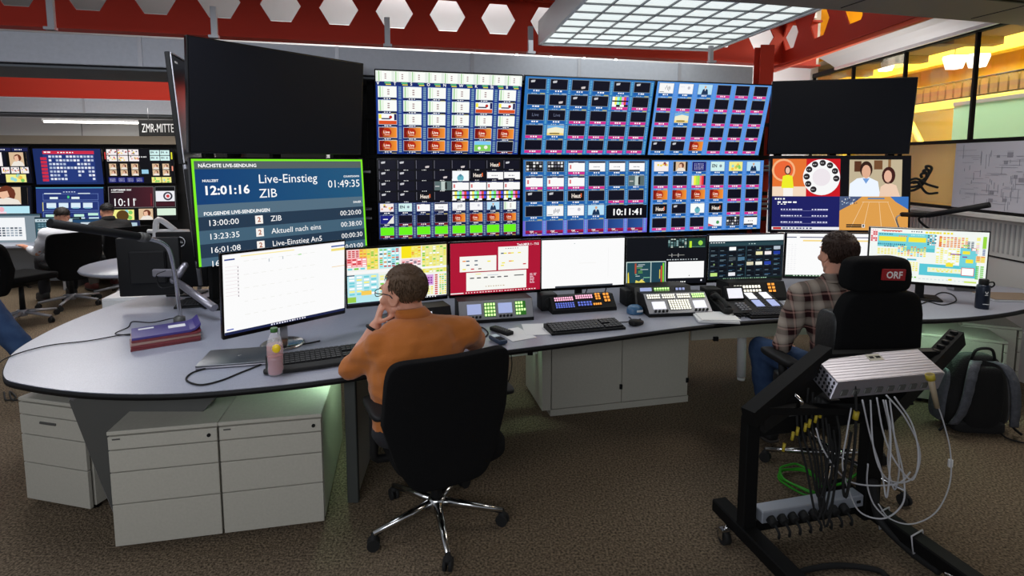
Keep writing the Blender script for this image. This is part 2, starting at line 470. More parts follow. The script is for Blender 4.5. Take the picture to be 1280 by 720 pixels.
# ================================================================== ceiling light grid
gx0, gw, gd, gz = .22, 1.69, 1.72, 2.80
t = thing('ceiling_light', 'large suspended luminous ceiling panel divided into a grid of square cells', 'ceiling light', (.285, 5.20, 0), YAW - .08)
nx, ny = 8, 8
b = MB()
for i in range(nx + 1): b.box((gw * i / nx, -gd / 2, gz + .006), (.013, gd, .012))
for j in range(ny + 1): b.box((gw / 2, -gd * j / ny, gz + .006), (gw, .013, .012))
b.build('grid', mat('louvre_grey', (.50, .51, .52), .4, .5), t)
MB().box((gw / 2, -gd / 2, gz + .022), (gw, gd, .018)).build('diffuser', mat('diffuser', (.9, .92, .92), .5, emit=(.96, 1, .99), es=.80), t)
b = MB(); b.box((-.02, -gd / 2, gz + .09), (.03, gd + .07, .2)).box((gw + .02, -gd / 2, gz + .09), (.03, gd + .07, .2)).box((gw / 2, .02, gz + .09), (gw + .07, .03, .2)).box((gw / 2, -gd - .02, gz + .09), (gw + .07, .03, .2)).box((gw / 2, -gd / 2, gz + .2), (gw + .07, gd + .07, .02))
b.build('housing', mat('housing_white', (.85, .87, .88), .4), t)
b = MB()
for x in (.1, gw - .1):
    for y in (-.1, -gd + .1): b.tube([(x, y, gz + .2), (x, y, 4.66)], .004, 6)
b.build('suspension_wires', M['silver'], t)

# spotlights on the duct
for i, px in enumerate((645, 688, 729, 768)):
    d = .70; X = (px - 640) / 680 * 5.4 / (1 - .25 * (px - 640) / 680)
    p = Vector((X, 4.83 + X * .248 + d, 2.735))
    t = thing('spotlight', 'glaring white spotlight between duct and red beam, ' + ['leftmost of the four', 'second from the left', 'third from the left', 'rightmost of the four'][i], 'spotlight', p, YAW, 'spotlights behind the video wall')
    MB().cone((0, .05, 0), .03, (0, -.03, .0), .038, 14).build('lamp_body', M['white'], t)
    MB().ell((0, -.032, 0), (.028, .008, .028)).build('lens', mat('lens_glow', (1, 1, 1), .3, emit=(1, .98, .95), es=10), t)
# tube lights on the back header and behind the beam
def tube_light(name, label, p, Ln, rz, es, group):
    t = thing(name, label, 'tube light', p, rz, group)
    MB().box((0, 0, .03), (Ln, .06, .03), .004).build('housing', M['white'], t)
    MB().tube([(-Ln / 2 + .02, 0, 0), (Ln / 2 - .02, 0, 0)], .013, 10).build('tube', mat('tube_glow_%d' % es, (1, 1, 1), .3, emit=(1, .99, .96), es=es), t)
p = aty(118, 153, 8.1)
tube_light('tube_light', 'bright fluorescent tube above the white header at the left background', p, 1.3, YAW, 9, None)

# ================================================================== lights
def area(name, loc, rot, size, e, col=(1, 1, 1), sy=None):
    l = bpy.data.lights.new(name, 'AREA'); l.energy = e; l.color = col; l.size = size
    if sy: l.shape = 'RECTANGLE'; l.size_y = sy
    o = bpy.data.objects.new(name, l); COL.objects.link(o); o.location = loc; o.rotation_euler = rot
    return o
w = bpy.data.worlds.new('world'); SC.world = w; w.use_nodes = True
w.node_tree.nodes['Background'].inputs[0].default_value = (.85, .9, 1, 1)
w.node_tree.nodes['Background'].inputs[1].default_value = WORLD_E
area('hall_lamp_a', (-.6, 8.6, 4.3), (.95, 0, 0), 3.6, LB, (1, .99, .97), 1.0)
area('hall_lamp_d', (.8, 6.9, 3.0), (1.2, 0, 0), 2.4, 120, (1, .99, .97), .2)
area('hall_lamp_b', (-6, 7.9, 4.3), (0, 0, 0), 3.0, 60, (.95, .97, 1), 1.5)
area('hall_lamp_c', (2.6, 5.9, 4.4), (0, 0, 0), 1.2, 10, (1, .9, .8))
area('yellow_hall_lamp', (6.6, 7.2, 4.1), (0, 0, 0), 2.5, LY, (1, .96, .84), 6)
area('grid_light', (1.05, 4.3, 2.77), (0, 0, YAW), 1.6, LG, (.95, 1, 1), 1.6)
area('room_fill_left', (-1.9, 2.5, 2.76), (0, 0, 0), 1.0, LL, (.86, .9, 1), 1.0)  # added overhead fill for the left desk, no fixture modelled
area('room_fill_back', (-5.3, 6.2, 2.9), (0, 0, 0), 1.4, 70, (1, .97, .92), 1.4)  # added unseen fill, brightens the white header and duct on the left
area('cove_fill', (3.55, 5.75, 1.9), (PI, 0, 0), .3, 14, (1, .97, .92), 1.2)  # added uplight hidden behind the right black display to brighten the cove
area('room_fill_front', (-1.2, -1.6, 2.3), (1.80, 0, .10), 3.4, LF, (.9, .94, 1), 1.0)  # added fill behind the camera, lifts duct, beam and other front faces
area('room_fill_right', (2.9, 3.3, 2.76), (0, 0, 0), .8, LR, (1, .95, .88), .8)  # added unseen fill, brightens the parapet and desk at the right
# ================================================================== screen pictures
WHT = (1, 1, 1); NAVY = (.09, .17, .42); MBL = (.24, .50, .80); DK = (.05, .05, .11); MAG = (.84, .18, .55); GRY = (.5, .55, .6)
def squig(c, u, v, w, h, col, lv):
    """small live-word mark: rounded pill with strokes"""
    c.poly([(u, v + h * .3), (u + w * .1, v + h), (u + w * .9, v + h * .8), (u + w, v), (u + w * .3, v + h * .1)], col, lv)
def thumb(c, u, v, w, h, kind, lv=2):
    R = c.rect
    if kind == 'w':
        R(u, v, w, h, (.98, .99, .97), lv); R(u + w * .05, v, w * .1, h, (.70, .86, .66), lv + 1); R(u + w * .22, v + h * .02, w * .05, h * .96, (.85, .93, .82), lv + 1)
        for k in range(3): R(u + w * .5, v + h * (.25 + .2 * k), w * .12, h * .1, (.62, .5, .5), lv + 1)
    elif kind == 'wo':
        R(u, v, w, h, (.98, .98, .98), lv); R(u, v + h * .65, w, h * .35, (.86, .32, .14), lv + 1); R(u, v + h * .05, w * .15, h * .4, (.98, .93, .3), lv + 1)
        R(u + w * .15, v + h * .4, w * .5, h * .12, (.2, .2, .3), lv + 1); c.disc(u + w * .66, v + h * .3, w * .09, (.75, .15, .1), lv + 2, 10); R(u + w * .86, v, w * .14, h * .6, (.12, .14, .35), lv + 1)
    elif kind == 'o':
        c.grad(u, v, w, h, (.42, .04, .03), (.98, .58, .20), lv)
        c.disc(u + w * .45, v + h * .48, w * .25, (.72, .17, .06), lv + 1, 14); c.poly([(u, v), (u + w * .32, v), (u + w * .14, v + h * .5), (u + w * .25, v + h), (u, v + h)], (.50, .07, .05), lv + 2)
        c.text('Live', u + w * .42, v + h * .58, h * .26, (1, .92, .85), lv + 3, True, 'c'); R(u + w * .3, v + h * .70, w * .3, h * .07, (1, .85, .7), lv + 3)
    elif kind == 'd': R(u, v, w, h, DK, lv)
    elif kind == 'dl':
        R(u, v, w, h, DK, lv); squig(c, u + w * .12, v + h * .12, w * .26, h * .26, (.78, .78, .8), lv + 1)
    elif kind == 'dr':
        R(u, v, w, h, DK, lv); squig(c, u + w * .55, v + h * .6, w * .26, h * .26, (.82, .78, .78), lv + 1)
    elif kind == 'dL':
        R(u, v, w, h, DK, lv); c.text('Live', u + w * .5, v + h * .62, h * .32, (.42, .45, .55), lv + 1, False, 'c')
    elif kind == 'H':
        R(u, v, w, h, (.04, .04, .07), lv); c.text('Heut', u + w * .5, v + h * .7, h * .42, (.95, .9, .85), lv + 1, True, 'c', .8); R(u + w * .78, v + h * .25, w * .07, h * .4, (.9, .4, .2), lv + 2)
    elif kind == 'g': R(u, v, w, h, (.42, .95, .10), lv)
    elif kind == 'l':
        R(u, v, w, h, (.95, .93, .8), lv); c.poly([(u, v), (u, v + h * .35), (u + w * .5, v + h * .15), (u + w, v + h * .3), (u + w, v)], (.45, .7, .9), lv + 1)
        c.poly([(u, v + h), (u, v + h * .78), (u + w * .5, v + h * .7), (u + w, v + h * .8), (u + w, v + h)], (.97, .85, .5), lv + 1); R(u + w * .15, v + h * .78, w * .6, h * .1, (.2, .15, .1), lv + 2)
    elif kind == 'n':
        R(u, v, w, h, (.5, .8, .35), lv); R(u, v, w, h * .35, (.5, .8, .95), lv + 1); c.disc(u + w * .3, v + h * .7, w * .1, WHT, lv + 2, 8); c.disc(u + w * .7, v + h * .6, w * .12, (.95, .95, .9), lv + 2, 8)
    elif kind == 'p':      # person in a blue suit, pale studio
        R(u, v, w, h, (.72, .88, .97), lv); c.poly([(u + w * .25, v + h), (u + w * .33, v + h * .5), (u + w * .5, v + h * .4), (u + w * .68, v + h * .5), (u + w * .75, v + h)], (.1, .2, .33), lv + 1)
        c.disc(u + w * .5, v + h * .25, w * .08, (.85, .65, .5), lv + 2, 10); c.poly([(u + w * .46, v + h * .42), (u + w * .5, v + h * .7), (u + w * .54, v + h * .42)], WHT, lv + 2)
    elif kind == 'q':      # sketchy white map
        R(u, v, w, h, (.97, .97, .97), lv)
        for k in range(5): R(u + w * (.42 + .08 * k), v + h * random.uniform(.2, .4), w * .03, h * random.uniform(.2, .5), (.25, .25, .3), lv + 1)
        R(u + w * .05, v + h * .85, w * .3, h * .05, (.3, .3, .3), lv + 1)
    elif kind == 'q2':
        R(u, v, w, h, (.97, .97, .98), lv); c.disc(u + w * .7, v + h * .4, w * .1, (.75, .75, .8), lv + 1, 8); R(u + w * .1, v + h * .3, w * .3, h * .03, (.8, .8, .85), lv + 1)
    elif kind == 'b':      # colour bars with black strip
        cols = [(1, 1, 1), (1, .95, .4), (.6, .95, .95), (.5, .95, .4), (.95, .6, .9), (.9, .3, .25), (.3, .35, .9)]
        for k, cc in enumerate(cols): R(u + w * k / 7, v, w / 7, h * .36, cc, lv)
        R(u, v + h * .36, w, h * .14, (.02, .02, .02), lv)
        for k, cc in enumerate(cols): R(u + w * k / 7, v + h * .5, w / 7, h * .3, cc, lv)
        for k in range(4): R(u + w * k / 4, v + h * .8, w / 4, h * .2, (.05, .05, .05) if k % 2 else WHT, lv)
    elif kind == 'b2':
        cols = [(.9, .9, .9), (.97, .95, .3), (.75, .9, .3), (.6, .9, .3), (.95, .5, .5), (.9, .2, .2), (.05, .05, .3)]
        for k, cc in enumerate(cols): R(u + w * k / 7, v, w / 7, h, cc, lv)
    elif kind == 'e':      # web page: dark header + white body
        R(u, v, w, h, (.98, .98, .98), lv); R(u, v, w, h * .16, (.10, .13, .30), lv + 1); R(u + w * .3, v + h * .12, w * .3, h * .12, (.98, .98, .98), lv + 2)
        R(u + w * .08, v + h * .35, w * .1, h * .4, (.85, .45, .45), lv + 1)
    elif kind == 'e2':
        R(u, v, w, h, (.98, .98, .98), lv); R(u, v, w, h * .16, (.08, .10, .2), lv + 1); c.dashes(u + w * .3, v + h * .5, w * .4, h * .1, (.3, .3, .35), lv + 1, 4); R(u, v + h * .85, w * .7, h * .15, (.12, .12, .2), lv + 1)
    elif kind == 'm':      # monochrome street shot
        R(u, v, w, h, (.35, .42, .42), lv); R(u + w * .4, v, w * .25, h, (.75, .8, .78), lv + 1); R(u + w * .62, v + h * .1, w * .12, h * .8, (.1, .12, .12), lv + 2); R(u + w * .05, v + h * .5, w * .25, h * .1, (.8, .8, .8), lv + 1)
    elif kind == 'mx':
        R(u, v, w, h, (.03, .03, .04), lv)
        for i in range(5):
            for j in range(3): R(u + w * (.04 + .19 * i), v + h * (.06 + .32 * j), w * .13, h * .2, random.choice([(.9, .9, .9), (.4, .4, .45), (.2, .2, .2)]), lv + 1)
    elif kind == 'c':      # collage white/red
        R(u, v, w, h, (.96, .93, .93), lv)
        for k in range(8): R(u + w * random.uniform(0, .85), v + h * random.uniform(0, .75), w * .14, h * .2, random.choice([(.8, .2, .2), (.3, .3, .35), (.9, .6, .5), (.95, .85, .3)]), lv + 1)
    elif kind == 'f':      # portrait, warm
        R(u, v, w, h, (.86, .74, .60), lv); c.disc(u + w * .56, v + h * .40, w * .19, (.42, .20, .12), lv + 1, 12); c.poly([(u + w * .2, v + h), (u + w * .35, v + h * .68), (u + w * .6, v + h * .6), (u + w * .8, v + h * .75), (u + w * .86, v + h)], (.93, .90, .86), lv + 1.5); c.poly([(u + w * .40, v + h * .30), (u + w * .58, v + h * .22), (u + w * .62, v + h * .55), (u + w * .48, v + h * .68), (u + w * .41, v + h * .55)], (.93, .74, .62), lv + 2)
        R(u, v, w * .16, h, (.03, .03, .03), lv + 3); R(u + w * .86, v, w * .14, h, (.03, .03, .03), lv + 3)
    elif kind == 't':      # teal figure on white
        R(u, v, w, h, (.97, .99, .99), lv); c.disc(u + w * .5, v + h * .7, w * .2, (.4, .7, .75), lv + 1, 12); c.disc(u + w * .5, v + h * .45, w * .08, (.3, .5, .6), lv + 2, 10)
    elif kind == 's':      # pale screen with letters
        R(u, v, w, h, (.82, .94, .93), lv); c.text('EN', u + w * .08, v + h * .6, h * .35, (.15, .2, .25), lv + 1, True); c.disc(u + w * .72, v + h * .45, w * .1, (.5, .55, .6), lv + 1, 8)
    elif kind == 'sp':     # blue swoosh
        R(u, v, w, h, (.93, .92, .88), lv); c.poly([(u, v), (u, v + h), (u + w * .5, v + h), (u + w, v)], (.1, .12, .5), lv + 1); R(u + w * .2, v + h * .4, w * .35, h * .1, WHT, lv + 2)
    elif kind == 'tx':     # blue text page
        R(u, v, w, h, (.08, .12, .45), lv)
        for k in range(4): c.dashes(u + w * .15, v + h * (.2 + .18 * k), w * .7, h * .06, (.9, .9, 1), lv + 1, 6)
    elif kind == 'mp':     # map green yellow
        R(u, v, w, h, (.95, .93, .55), lv)
        for k in range(7): c.disc(u + w * random.uniform(.1, .9), v + h * random.uniform(.15, .85), w * .1, random.choice([(.5, .8, .4), (.95, .75, .3), (.6, .85, .85)]), lv + 1, 7)
    elif kind == 'pk':
        R(u, v, w, h, (.95, .96, .97), lv); c.poly([(u, v + h), (u, v + h * .7), (u + w * .5, v + h)], (.85, .3, .4), lv + 1); c.disc(u + w * .7, v + h * .6, w * .12, (.3, .6, .35), lv + 1, 8)
    elif kind == 'bl': c.grad(u, v, w, h, (.12, .24, .50), (.18, .34, .62), lv)
def meters(c, u, v, w, h, col, lv=3, n=9):
    for k in range(n): c.rect(u, v + h * k / n, w, h / n * .5, col, lv)
def mv(c, rows, bgcol, x0, y0, dx, dy, tw, th, lab=None, meter=(.10, .32, .55), lw=None, edge=(.55, .60, .62)):
    """multiviewer grid; rows: list of (kind, labelcolour)"""
    for j, row in enumerate(rows):
        for i, (k, lc) in enumerate(row):
            u, v = x0 + i * dx, y0 + j * dy
            if k is None: continue
            if edge: c.rect(u - .003, v - .005, tw + .006, th + .01, edge, 1)
            thumb(c, u, v, tw, th, k)
            if lc == 'n': continue
            col = {'b': (.10, .36, .66), 'm': MAG, 'd': (.06, .10, .26), 'r': (.45, .07, .12)}[lc]
            c.rect(u, v + th + .006, tw, (dy - th) * .52, col, 2)
            c.dashes(u + tw * .3, v + th + .012, tw * .42, (dy - th) * .26, WHT, 3, 3, .85)
            c.dashes(u + tw * .2, v + th + (dy - th) * .72, tw * .36, (dy - th) * .14, (.75, .8, .85), 3, 3)
            c.rect(u + tw * .70, v + th + (dy - th) * .72, tw * .28, (dy - th) * .14, (.85, .78, .25) if random.random() < .6 else (.7, .75, .8), 3)
            if meter: meters(c, u + tw + (dx - tw) * .28, v, (dx - tw) * .42, dy * .93, meter)
def T(s, lc='b'): return [(k, lc if len(p.split(':')) < 2 else p.split(':')[1]) for p in s.split() for k in [p.split(':')[0]]]

# ------------------------------------------------------------------ big wall displays
DW, DH = 1.225, .695
def display(label, loc, yaw, tilt, paint, group='displays of the video wall', w=DW, h=DH, name='wall_display', bg=(.02, .02, .03)):
    t = thing(name, label, 'display', loc, yaw, group, tilt)
    MB().box((0, .022, 0), (w, .04, h), .004).build('housing', M['blackg'], t)
    b = MB(); b.box((0, .065, 0), (w * .62, .05, h * .55), .01)
    for k in range(7): b.box((0, .092, -h * .2 + k * .04), (w * .5, .004, .012))
    b.build('back_cover', M['black'], t)
    b = MB(); b.box((0, .11, 0), (.34, .04, .10), .004).box((0, .13, 0), (.06, .10, .28), .004); b.build('mount_bracket', M['steel'], t)
    c = Canvas(w - .018, h - .020, bg)
    if paint: paint(c)
    c.build('screen', t, (0, -.0005, 0))
    return t
def p_w1(c):
    c.rect(0, 0, 1, 1, (.10, .22, .55), 0.2)
    c.rect(0, 0, 1, .13, (.9, .93, .9), .5)
    for i, s in enumerate(('V', 'T', 'S', 'O', 'N', 'W', 'K', 'St', 'B')):
        u = .012 + i * .110; thumb(c, u, .005, .092, .115, 'w'); c.rect(u - .012, .125, .11, .045, NAVY, 3)
        c.text(s, u - .006, .162, .034, WHT, 4, True); c.rect(u + .045, .130, .04, .016, (.35, .75, .5), 4); c.rect(u + .052, .152, .035, .012, (.9, .85, .3), 4)
    R = [T('w:d w:d w:d w:d w:d w:d'), T('w:d w:d w:d w:d wo:d wo:d'), T('wo:d w:d w:d w:d w:d w:d'), T('o:d o:d o:d o:d o:d o:d'), T('o:d o:d o:d o:d n:d d:r')]
    mv(c, R, None, .015, .182, .1655, .163, .118, .125, meter=(.55, .70, .75), edge=(.75, .8, .85))
def p_w2(c):
    c.rect(0, 0, 1, 1, (.17, .45, .72), .2)
    mv(c, [T('dl dl dr d dl dl'), T('d dr dl dl b:m d:m'), T('dL dL d:m d:m d:m d:m'), T('d:m l d:m d:m d:m d:m'), T('d:m d:m d:m d:m d:m d:m')], None, .025, .025, .163, .196, .128, .128, meter=(.45, .75, .85))
def p_w3(c):
    c.rect(0, 0, 1, 1, (.33, .58, .88), .2)
    mv(c, [T('q q2 p d:m d:m d:m'), T('d:m d:m d:m d:m d:m d:m'), T('d:m l d:m d:m d:m d:m'), T('d:m d:m d:m d:m d:m d:m'), T('dl dl o d:m d:m d:m')], None, .02, .02, .165, .197, .118, .130, meter=(.42, .60, .9))
def p_w4(c):
    c.rect(0, 0, 1, 1, (.03, .03, .05), .2)
    rows = ['dl dl dr d dr d H dl', 'dl dl d dr t H e2 e2', 'dl dl d m e e e e', 'dl dl H d b b b b']
    for j, r in enumerate(rows):
        for i, k in enumerate(r.split()):
            u, v = .008 + i * .1245, .012 + j * .131
            if k == 't': thumb(c, u, v, .12, .128, 't')
            else: thumb(c, u, v, .12 if k in 'e e2 b m' .split() else .113, .112, k)
            c.rect(u, v, .003, .10, (.45, .45, .5), 6); c.dashes(u + .04, v + .116, .035, .008, WHT, 6, 3)
    rr = [T('c:d s:d e:d e2:d q:d q2:d p:d w:d'), T('sp:d d:r d:r d:r o:d o:d o:d o:d'), T('g:r g:r g:r g:r g:r g:r g:r g:r')]
    for j, r in enumerate(rr):
        c.rect(0, .535 + j * .15, 1, .148, (.12, .20, .42), 1)
    mv(c, rr, None, .010, .545, .1245, .1475, .090, .098, meter=(.55, .65, .75), edge=(.7, .7, .75))
def p_w5(c):
    c.rect(0, 0, 1, 1, (.17, .42, .68), .2)
    R = [T('mx mx e:m e2 e2 e2'), T('e:m e:m e:m d:m d m'), T('dl dl H d d:m d:m'), T('d q q2 p d d'), T('bl:r bl:r bl:r bl:r bl:r bl:r')]
    mv(c, R, None, .02, .02, .163, .196, .128, .132, meter=(.45, .72, .85))
    c.rect(0, .80, 1, .2, (.42, .40, .85), .8)
    c.rect(.655, .615, .34, .185, (.02, .02, .05), 7)
    c.text('10:11:41', .825, .750, .085, WHT, 8, True, 'c', 1.12)
    for i in range(6): c.rect(.02 + .163 * i, .93, .128, .03, (.62, .08, .3), 8); c.text('TRIP', .05 + .163 * i, .955, .02, WHT, 9, True)
def p_w6(c):
    c.rect(0, 0, 1, 1, (.30, .55, .86), .2)
    R = [T('c f tx s mp p'), T('d:m d:m b2:m d:m d:m d:m'), T('o o o o d:m d:m'), T('H dl t H d:m d:m'), T('d:m d:m d:m pk mx e2')]
    mv(c, R, None, .02, .02, .165, .197, .122, .130, meter=(.42, .60, .9))
WP = lambda s, z: Vector((.683 + s * 1.237 * CW, 4.93 + s * 1.237 * SW, z))
T1, T2 = .232, .02
display('top left video wall display with rows of white tiles above orange tiles', WP(-1, 2.10), YAW, T1, p_w1)
display('top middle video wall display, blue with mostly black tiles and magenta labels', WP(0, 2.10), YAW, T1, p_w2)
display('top right video wall display, light blue with three pale tiles in its top left corner', WP(1, 2.10), YAW, T1, p_w3)
display('bottom left video wall display, half black with a bottom row of bright green tiles', WP(-1, 1.388), YAW, T2, p_w4)
display('bottom middle video wall display showing the clock time 10:11:41', WP(0, 1.385), YAW, T2, p_w5)
display('bottom right video wall display with four orange tiles in its middle row', WP(1, 1.382), YAW, T2, p_w6)

def p_black1(c):
    c.rect(0, 0, 1, 1, (.018, .024, .035), .2)
display('large switched-off black display tilted forward, upper left beside the video wall', (-1.545, 3.778, 2.102), .867, .095, p_black1, 'displays beside the video wall')
display('large switched-off black display, upper right beside the video wall', (3.08, 5.17, 2.122), -.21, .10, p_black1, 'displays beside the video wall')
def p_sched(c):
    g = (.50, .93, .12)
    c.rect(0, 0, 1, 1, g, .2); c.rect(.012, .02, .976, .96, (.26, .38, .46), 1)
    c.rect(.012, .02, .976, .075, (.33, .38, .38), 2); c.text('NÄCHSTE LIVE-SENDUNG', .03, .078, .032, WHT, 4, True)
    c.grad(.012, .095, .976, .33, (.05, .24, .45), (.12, .34, .48), 2)
    c.text('NULLZEIT', .045, .215, .022, WHT, 4, True); c.text('12:01:16', .045, .335, .082, WHT, 4, True, sx=1.05)
    c.text('Live-Einstieg', .33, .24, .088, WHT, 4); c.text('ZIB', .33, .385, .088, WHT, 4)
    c.text('COUNTDOWN', .97, .20, .02, WHT, 4, True, 'r'); c.text('01:49:35', .97, .31, .082, WHT, 4, False, 'r')
    c.rect(.012, .425, .976, .115, (.33, .43, .50), 2); c.text('FOLGENDE LIVE-SENDUNGEN', .04, .528, .032, WHT, 4, True); c.text('DAUER', .975, .495, .022, WHT, 4, True, 'r')
    for k, (a, n_, d) in enumerate((('13:00:00', 'ZIB', '00:20:00'), ('13:23:35', 'Aktuell nach eins', '00:38:00'), ('16:01:08', 'Live-Einstieg An5', '00:00:30'), ('16:01:40', 'Live-Einstieg', '00:03:00'))):
        v = .54 + k * .128
        c.rect(.012, v, .976, .128 if k < 3 else .08, (.14, .22, .30) if k % 2 == 0 else (.26, .38, .46), 2)
        c.text(a, .055, v + .088, .055, WHT, 4, sx=1.05); c.rect(.30, v + .022, .042, .082, (.97, .95, .93), 3); c.text('2', .321, v + .085, .048, (.65, .35, .2), 4, True, 'c')
        c.text(n_, .385, v + .088, .055, WHT, 4); c.text(d, .97, v + .088, .055, WHT, 4, False, 'r')
display('display with a green border listing upcoming live broadcasts, left of the video wall', (-1.565, 3.815, 1.385), .83, -.055, p_sched, 'displays beside the video wall')
def p_quad(c):
    R = c.rect
    R(0, 0, 1, 1, (.02, .02, .03), .2)
    # presenter picture
    R(.01, .03, .245, .50, (.90, .45, .18), 1); R(.01, .40, .245, .13, (.95, .85, .75), 2); R(.255, .03, .245, .50, (.80, .08, .12), 1)
    c.disc(.09, .18, .085, (.97, .70, .5), 2); c.disc(.09, .18, .070, (.92, .40, .2), 3)
    c.poly([(.075, .42), (.085, .26), (.12, .24), (.155, .26), (.165, .42)], (.93, .93, .15), 4); c.disc(.12, .18, .024, (.3, .15, .1), 4, 12, .065); c.disc(.12, .185, .016, (.93, .75, .65), 5, 12, .045)
    R(.09, .42, .07, .11, (.97, .95, .93), 4)
    c.disc(.365, .275, .134, (.97, .97, .97), 2, 32); c.disc(.365, .275, .065, (.93, .90, .92), 3, 24)
    for k in range(10):
        a = PI / 2 + (k - 4.5) * .53 + .2
        if k in (0,): continue
        c.disc(.365 + .107 * math.cos(a), .275 - .107 * c.ar * math.sin(a), .023, (.15, .13, .14), 4, 14)
        c.dashes(.365 + .107 * math.cos(a) - .014, .27 - .107 * c.ar * math.sin(a), .028, .012, (.8, .8, .8), 5, 2)
    # blue page
    R(.01, .53, .49, .45, (.10, .11, .38), 1); R(.01, .94, .49, .04, (.92, .92, .95), 2); R(.02, .945, .06, .03, (.75, .15, .15), 3)
    c.dashes(.03, .555, .08, .02, WHT, 3, 4); c.dashes(.05, .60, .15, .02, WHT, 3, 4, .95); c.dashes(.05, .63, .07, .012, WHT, 3, 3)
    for k in range(3): c.dashes(.075, .70 + k * .085, .16, .014, (.9, .9, 1), 3, 8, .9); R(.075, .722 + k * .085, .34, .003, (.6, .6, .8), 3); c.dashes(.30, .70 + k * .085, .12, .014, (.9, .9, 1), 3, 6, .9)
    c.dashes(.09, .95, .22, .018, (.2, .2, .4), 3, 9, .9)
    # two persons picture
    R(.565, .04, .375, .49, (.76, .70, .58), 1); R(.60, .06, .05, .14, (.35, .2, .12), 2); R(.74, .05, .06, .12, (.45, .3, .18), 2); R(.84, .04, .02, .3, (.55, .4, .25), 2)
    c.poly([(.565, .53), (.57, .36), (.62, .29), (.70, .27), (.77, .33), (.79, .53)], (.93, .96, 1), 3)
    c.disc(.685, .17, .045, (.20, .11, .07), 4, 16, .11); c.disc(.685, .20, .032, (.88, .68, .56), 5, 14, .09); c.poly([(.66, .29), (.685, .36), (.71, .29)], (.45, .62, .85), 5)
    c.disc(.845, .25, .048, (.24, .10, .08), 4, 16, .115); c.poly([(.78, .53), (.79, .40), (.84, .34), (.90, .38), (.93, .53)], (.93, .80, .70), 4); c.disc(.84, .26, .028, (.90, .70, .60), 5, 14, .08)
    # tennis court
    R(.50, .53, .49, .45, (.87, .62, .30), 1); c.poly([(.50, .53), (.50, .72), (.60, .62), (.66, .53)], (.30, .36, .50), 2); c.poly([(.99, .53), (.99, .70), (.90, .60), (.86, .53)], (.22, .45, .75), 2)
    for k in range(30): R(random.uniform(.505, .62), random.uniform(.54, .63), .008, .012, random.choice([(.9, .9, .9), (.6, .7, .8), (.2, .2, .3)]), 3)
    for u0, u1 in ((.67, .58), (.71, .67), (.78, .80), (.84, .92)): c.poly([(u0, .60), (u0 + .003, .60), (u1 + .005, .95), (u1, .95)], (.95, .80, .6), 3)
    R(.66, .60, .19, .005, (.95, .85, .7), 3); R(.70, .545, .12, .02, (.35, .5, .65), 3)
    R(.55, .90, .11, .018, (.1, .1, .1), 4); R(.55, .925, .11, .018, (.1, .1, .1), 4); R(.662, .90, .022, .043, (.9, .9, .9), 4); R(.668, .905, .01, .03, (.2, .2, .2), 5)
display('display split into four pictures with a tennis court, right of the video wall', (2.955, 4.90, 1.415), -.07, -.07, p_quad, 'displays beside the video wall')

# support rack behind the video wall
t = thing('display_rack', 'black steel rack of posts and rails carrying the video wall displays', 'rack', (.683, 5.19, 0), YAW)
for x in (-1.95, -1.24, 0, 1.24, 1.93): MB().box((x, 0, 1.2), (.06, .06, 2.4), .004).build('post', M['steel'], t)
for z in (1.12, 1.38, 1.75, 2.08): MB().box((0, -.045, z), (4.0, .03, .04), .003).build('rail', M['steel'], t)
for z in (1.22, 1.27, 1.32, 1.62, 1.66): MB().box((2.03, -.02, z), (.18, .05, .022), .003).build('bracket', M['silver'], t)
for z in (1.22, 1.30, 1.62): MB().box((-2.02, -.02, z), (.12, .05, .02), .003).build('bracket', M['silver'], t)
for nm, lab, x, y, rz, xs in (('display_stand', 'black steel stand carrying the two displays left of the video wall', -1.71, 3.95, .85, (-.45, .0, .48)), ('display_stand', 'black steel stand carrying the two displays right of the video wall', 3.13, 5.36, -.15, (-.5, .0, .52))):
    t = thing(nm, lab, 'stand', (x, y, 0), rz)
    z0_ = .745 if x < 0 else 0
    for xx in xs: MB().box((xx, 0, (z0_ + 2.4) / 2), (.06, .06, 2.4 - z0_), .004).build('post', M['steel'], t)
    for z in (1.3, 2.1): MB().box((0, -.04, z), (1.1, .03, .05), .003).build('rail', M['steel'], t)
    MB().box((0, -.0, z0_ + .02), (1.1, .16, .04), .005).build('base', M['steel'], t)
# neighbouring black displays seen almost edge-on at the far left, with their column
for zc, hh, lab, dx in ((2.035, .70, 'black display seen almost edge-on at the far left, the upper of two', 0), (1.35, .62, 'black display seen almost edge-on at the far left, the lower of two', .075)):
    t = thing('side_display', lab, 'display', (-2.225 + dx, 3.84, zc), 1.83, 'displays seen edge-on', -.06)
    MB().box((0, -.006, 0), (.80, .030, hh), .004).build('housing', M['black'], t)
    MB().box((-.392, -.024, 0), (.010, .006, hh - .02)).box((0, -.026, hh / 2 - .008), (.8, .006, .008)).build('front_trim', M['silver'], t)
    c = Canvas(.76, hh - .04, (.02, .02, .03)); c.dashes(.06, .04, .08, .02, (.6, .6, .6), 2, 4, 1.); c.build('screen', t, (0, -.024, 0))
t = thing('display_column', 'slim black column with a grey tube beside the far left edge-on displays', 'column', (-2.00, 3.98, .745), 0)
MB().box((0, 0, .80), (.10, .10, 1.6), .01).build('post', M['black'], t)
MB().tube([(-.125, -.33, .12), (-.155, -.33, .52), (-.195, -.35, 1.28)], .014, 10).build('tube', M['silver'], t)
MB().box((0, 0, .012), (.26, .26, .024), .006).build('base', M['steel'], t)
for z in (.30, .70, 1.03): MB().box((-.10, -.19, z), (.09, .28, .03), .004).build('clamp', M['silver'], t)

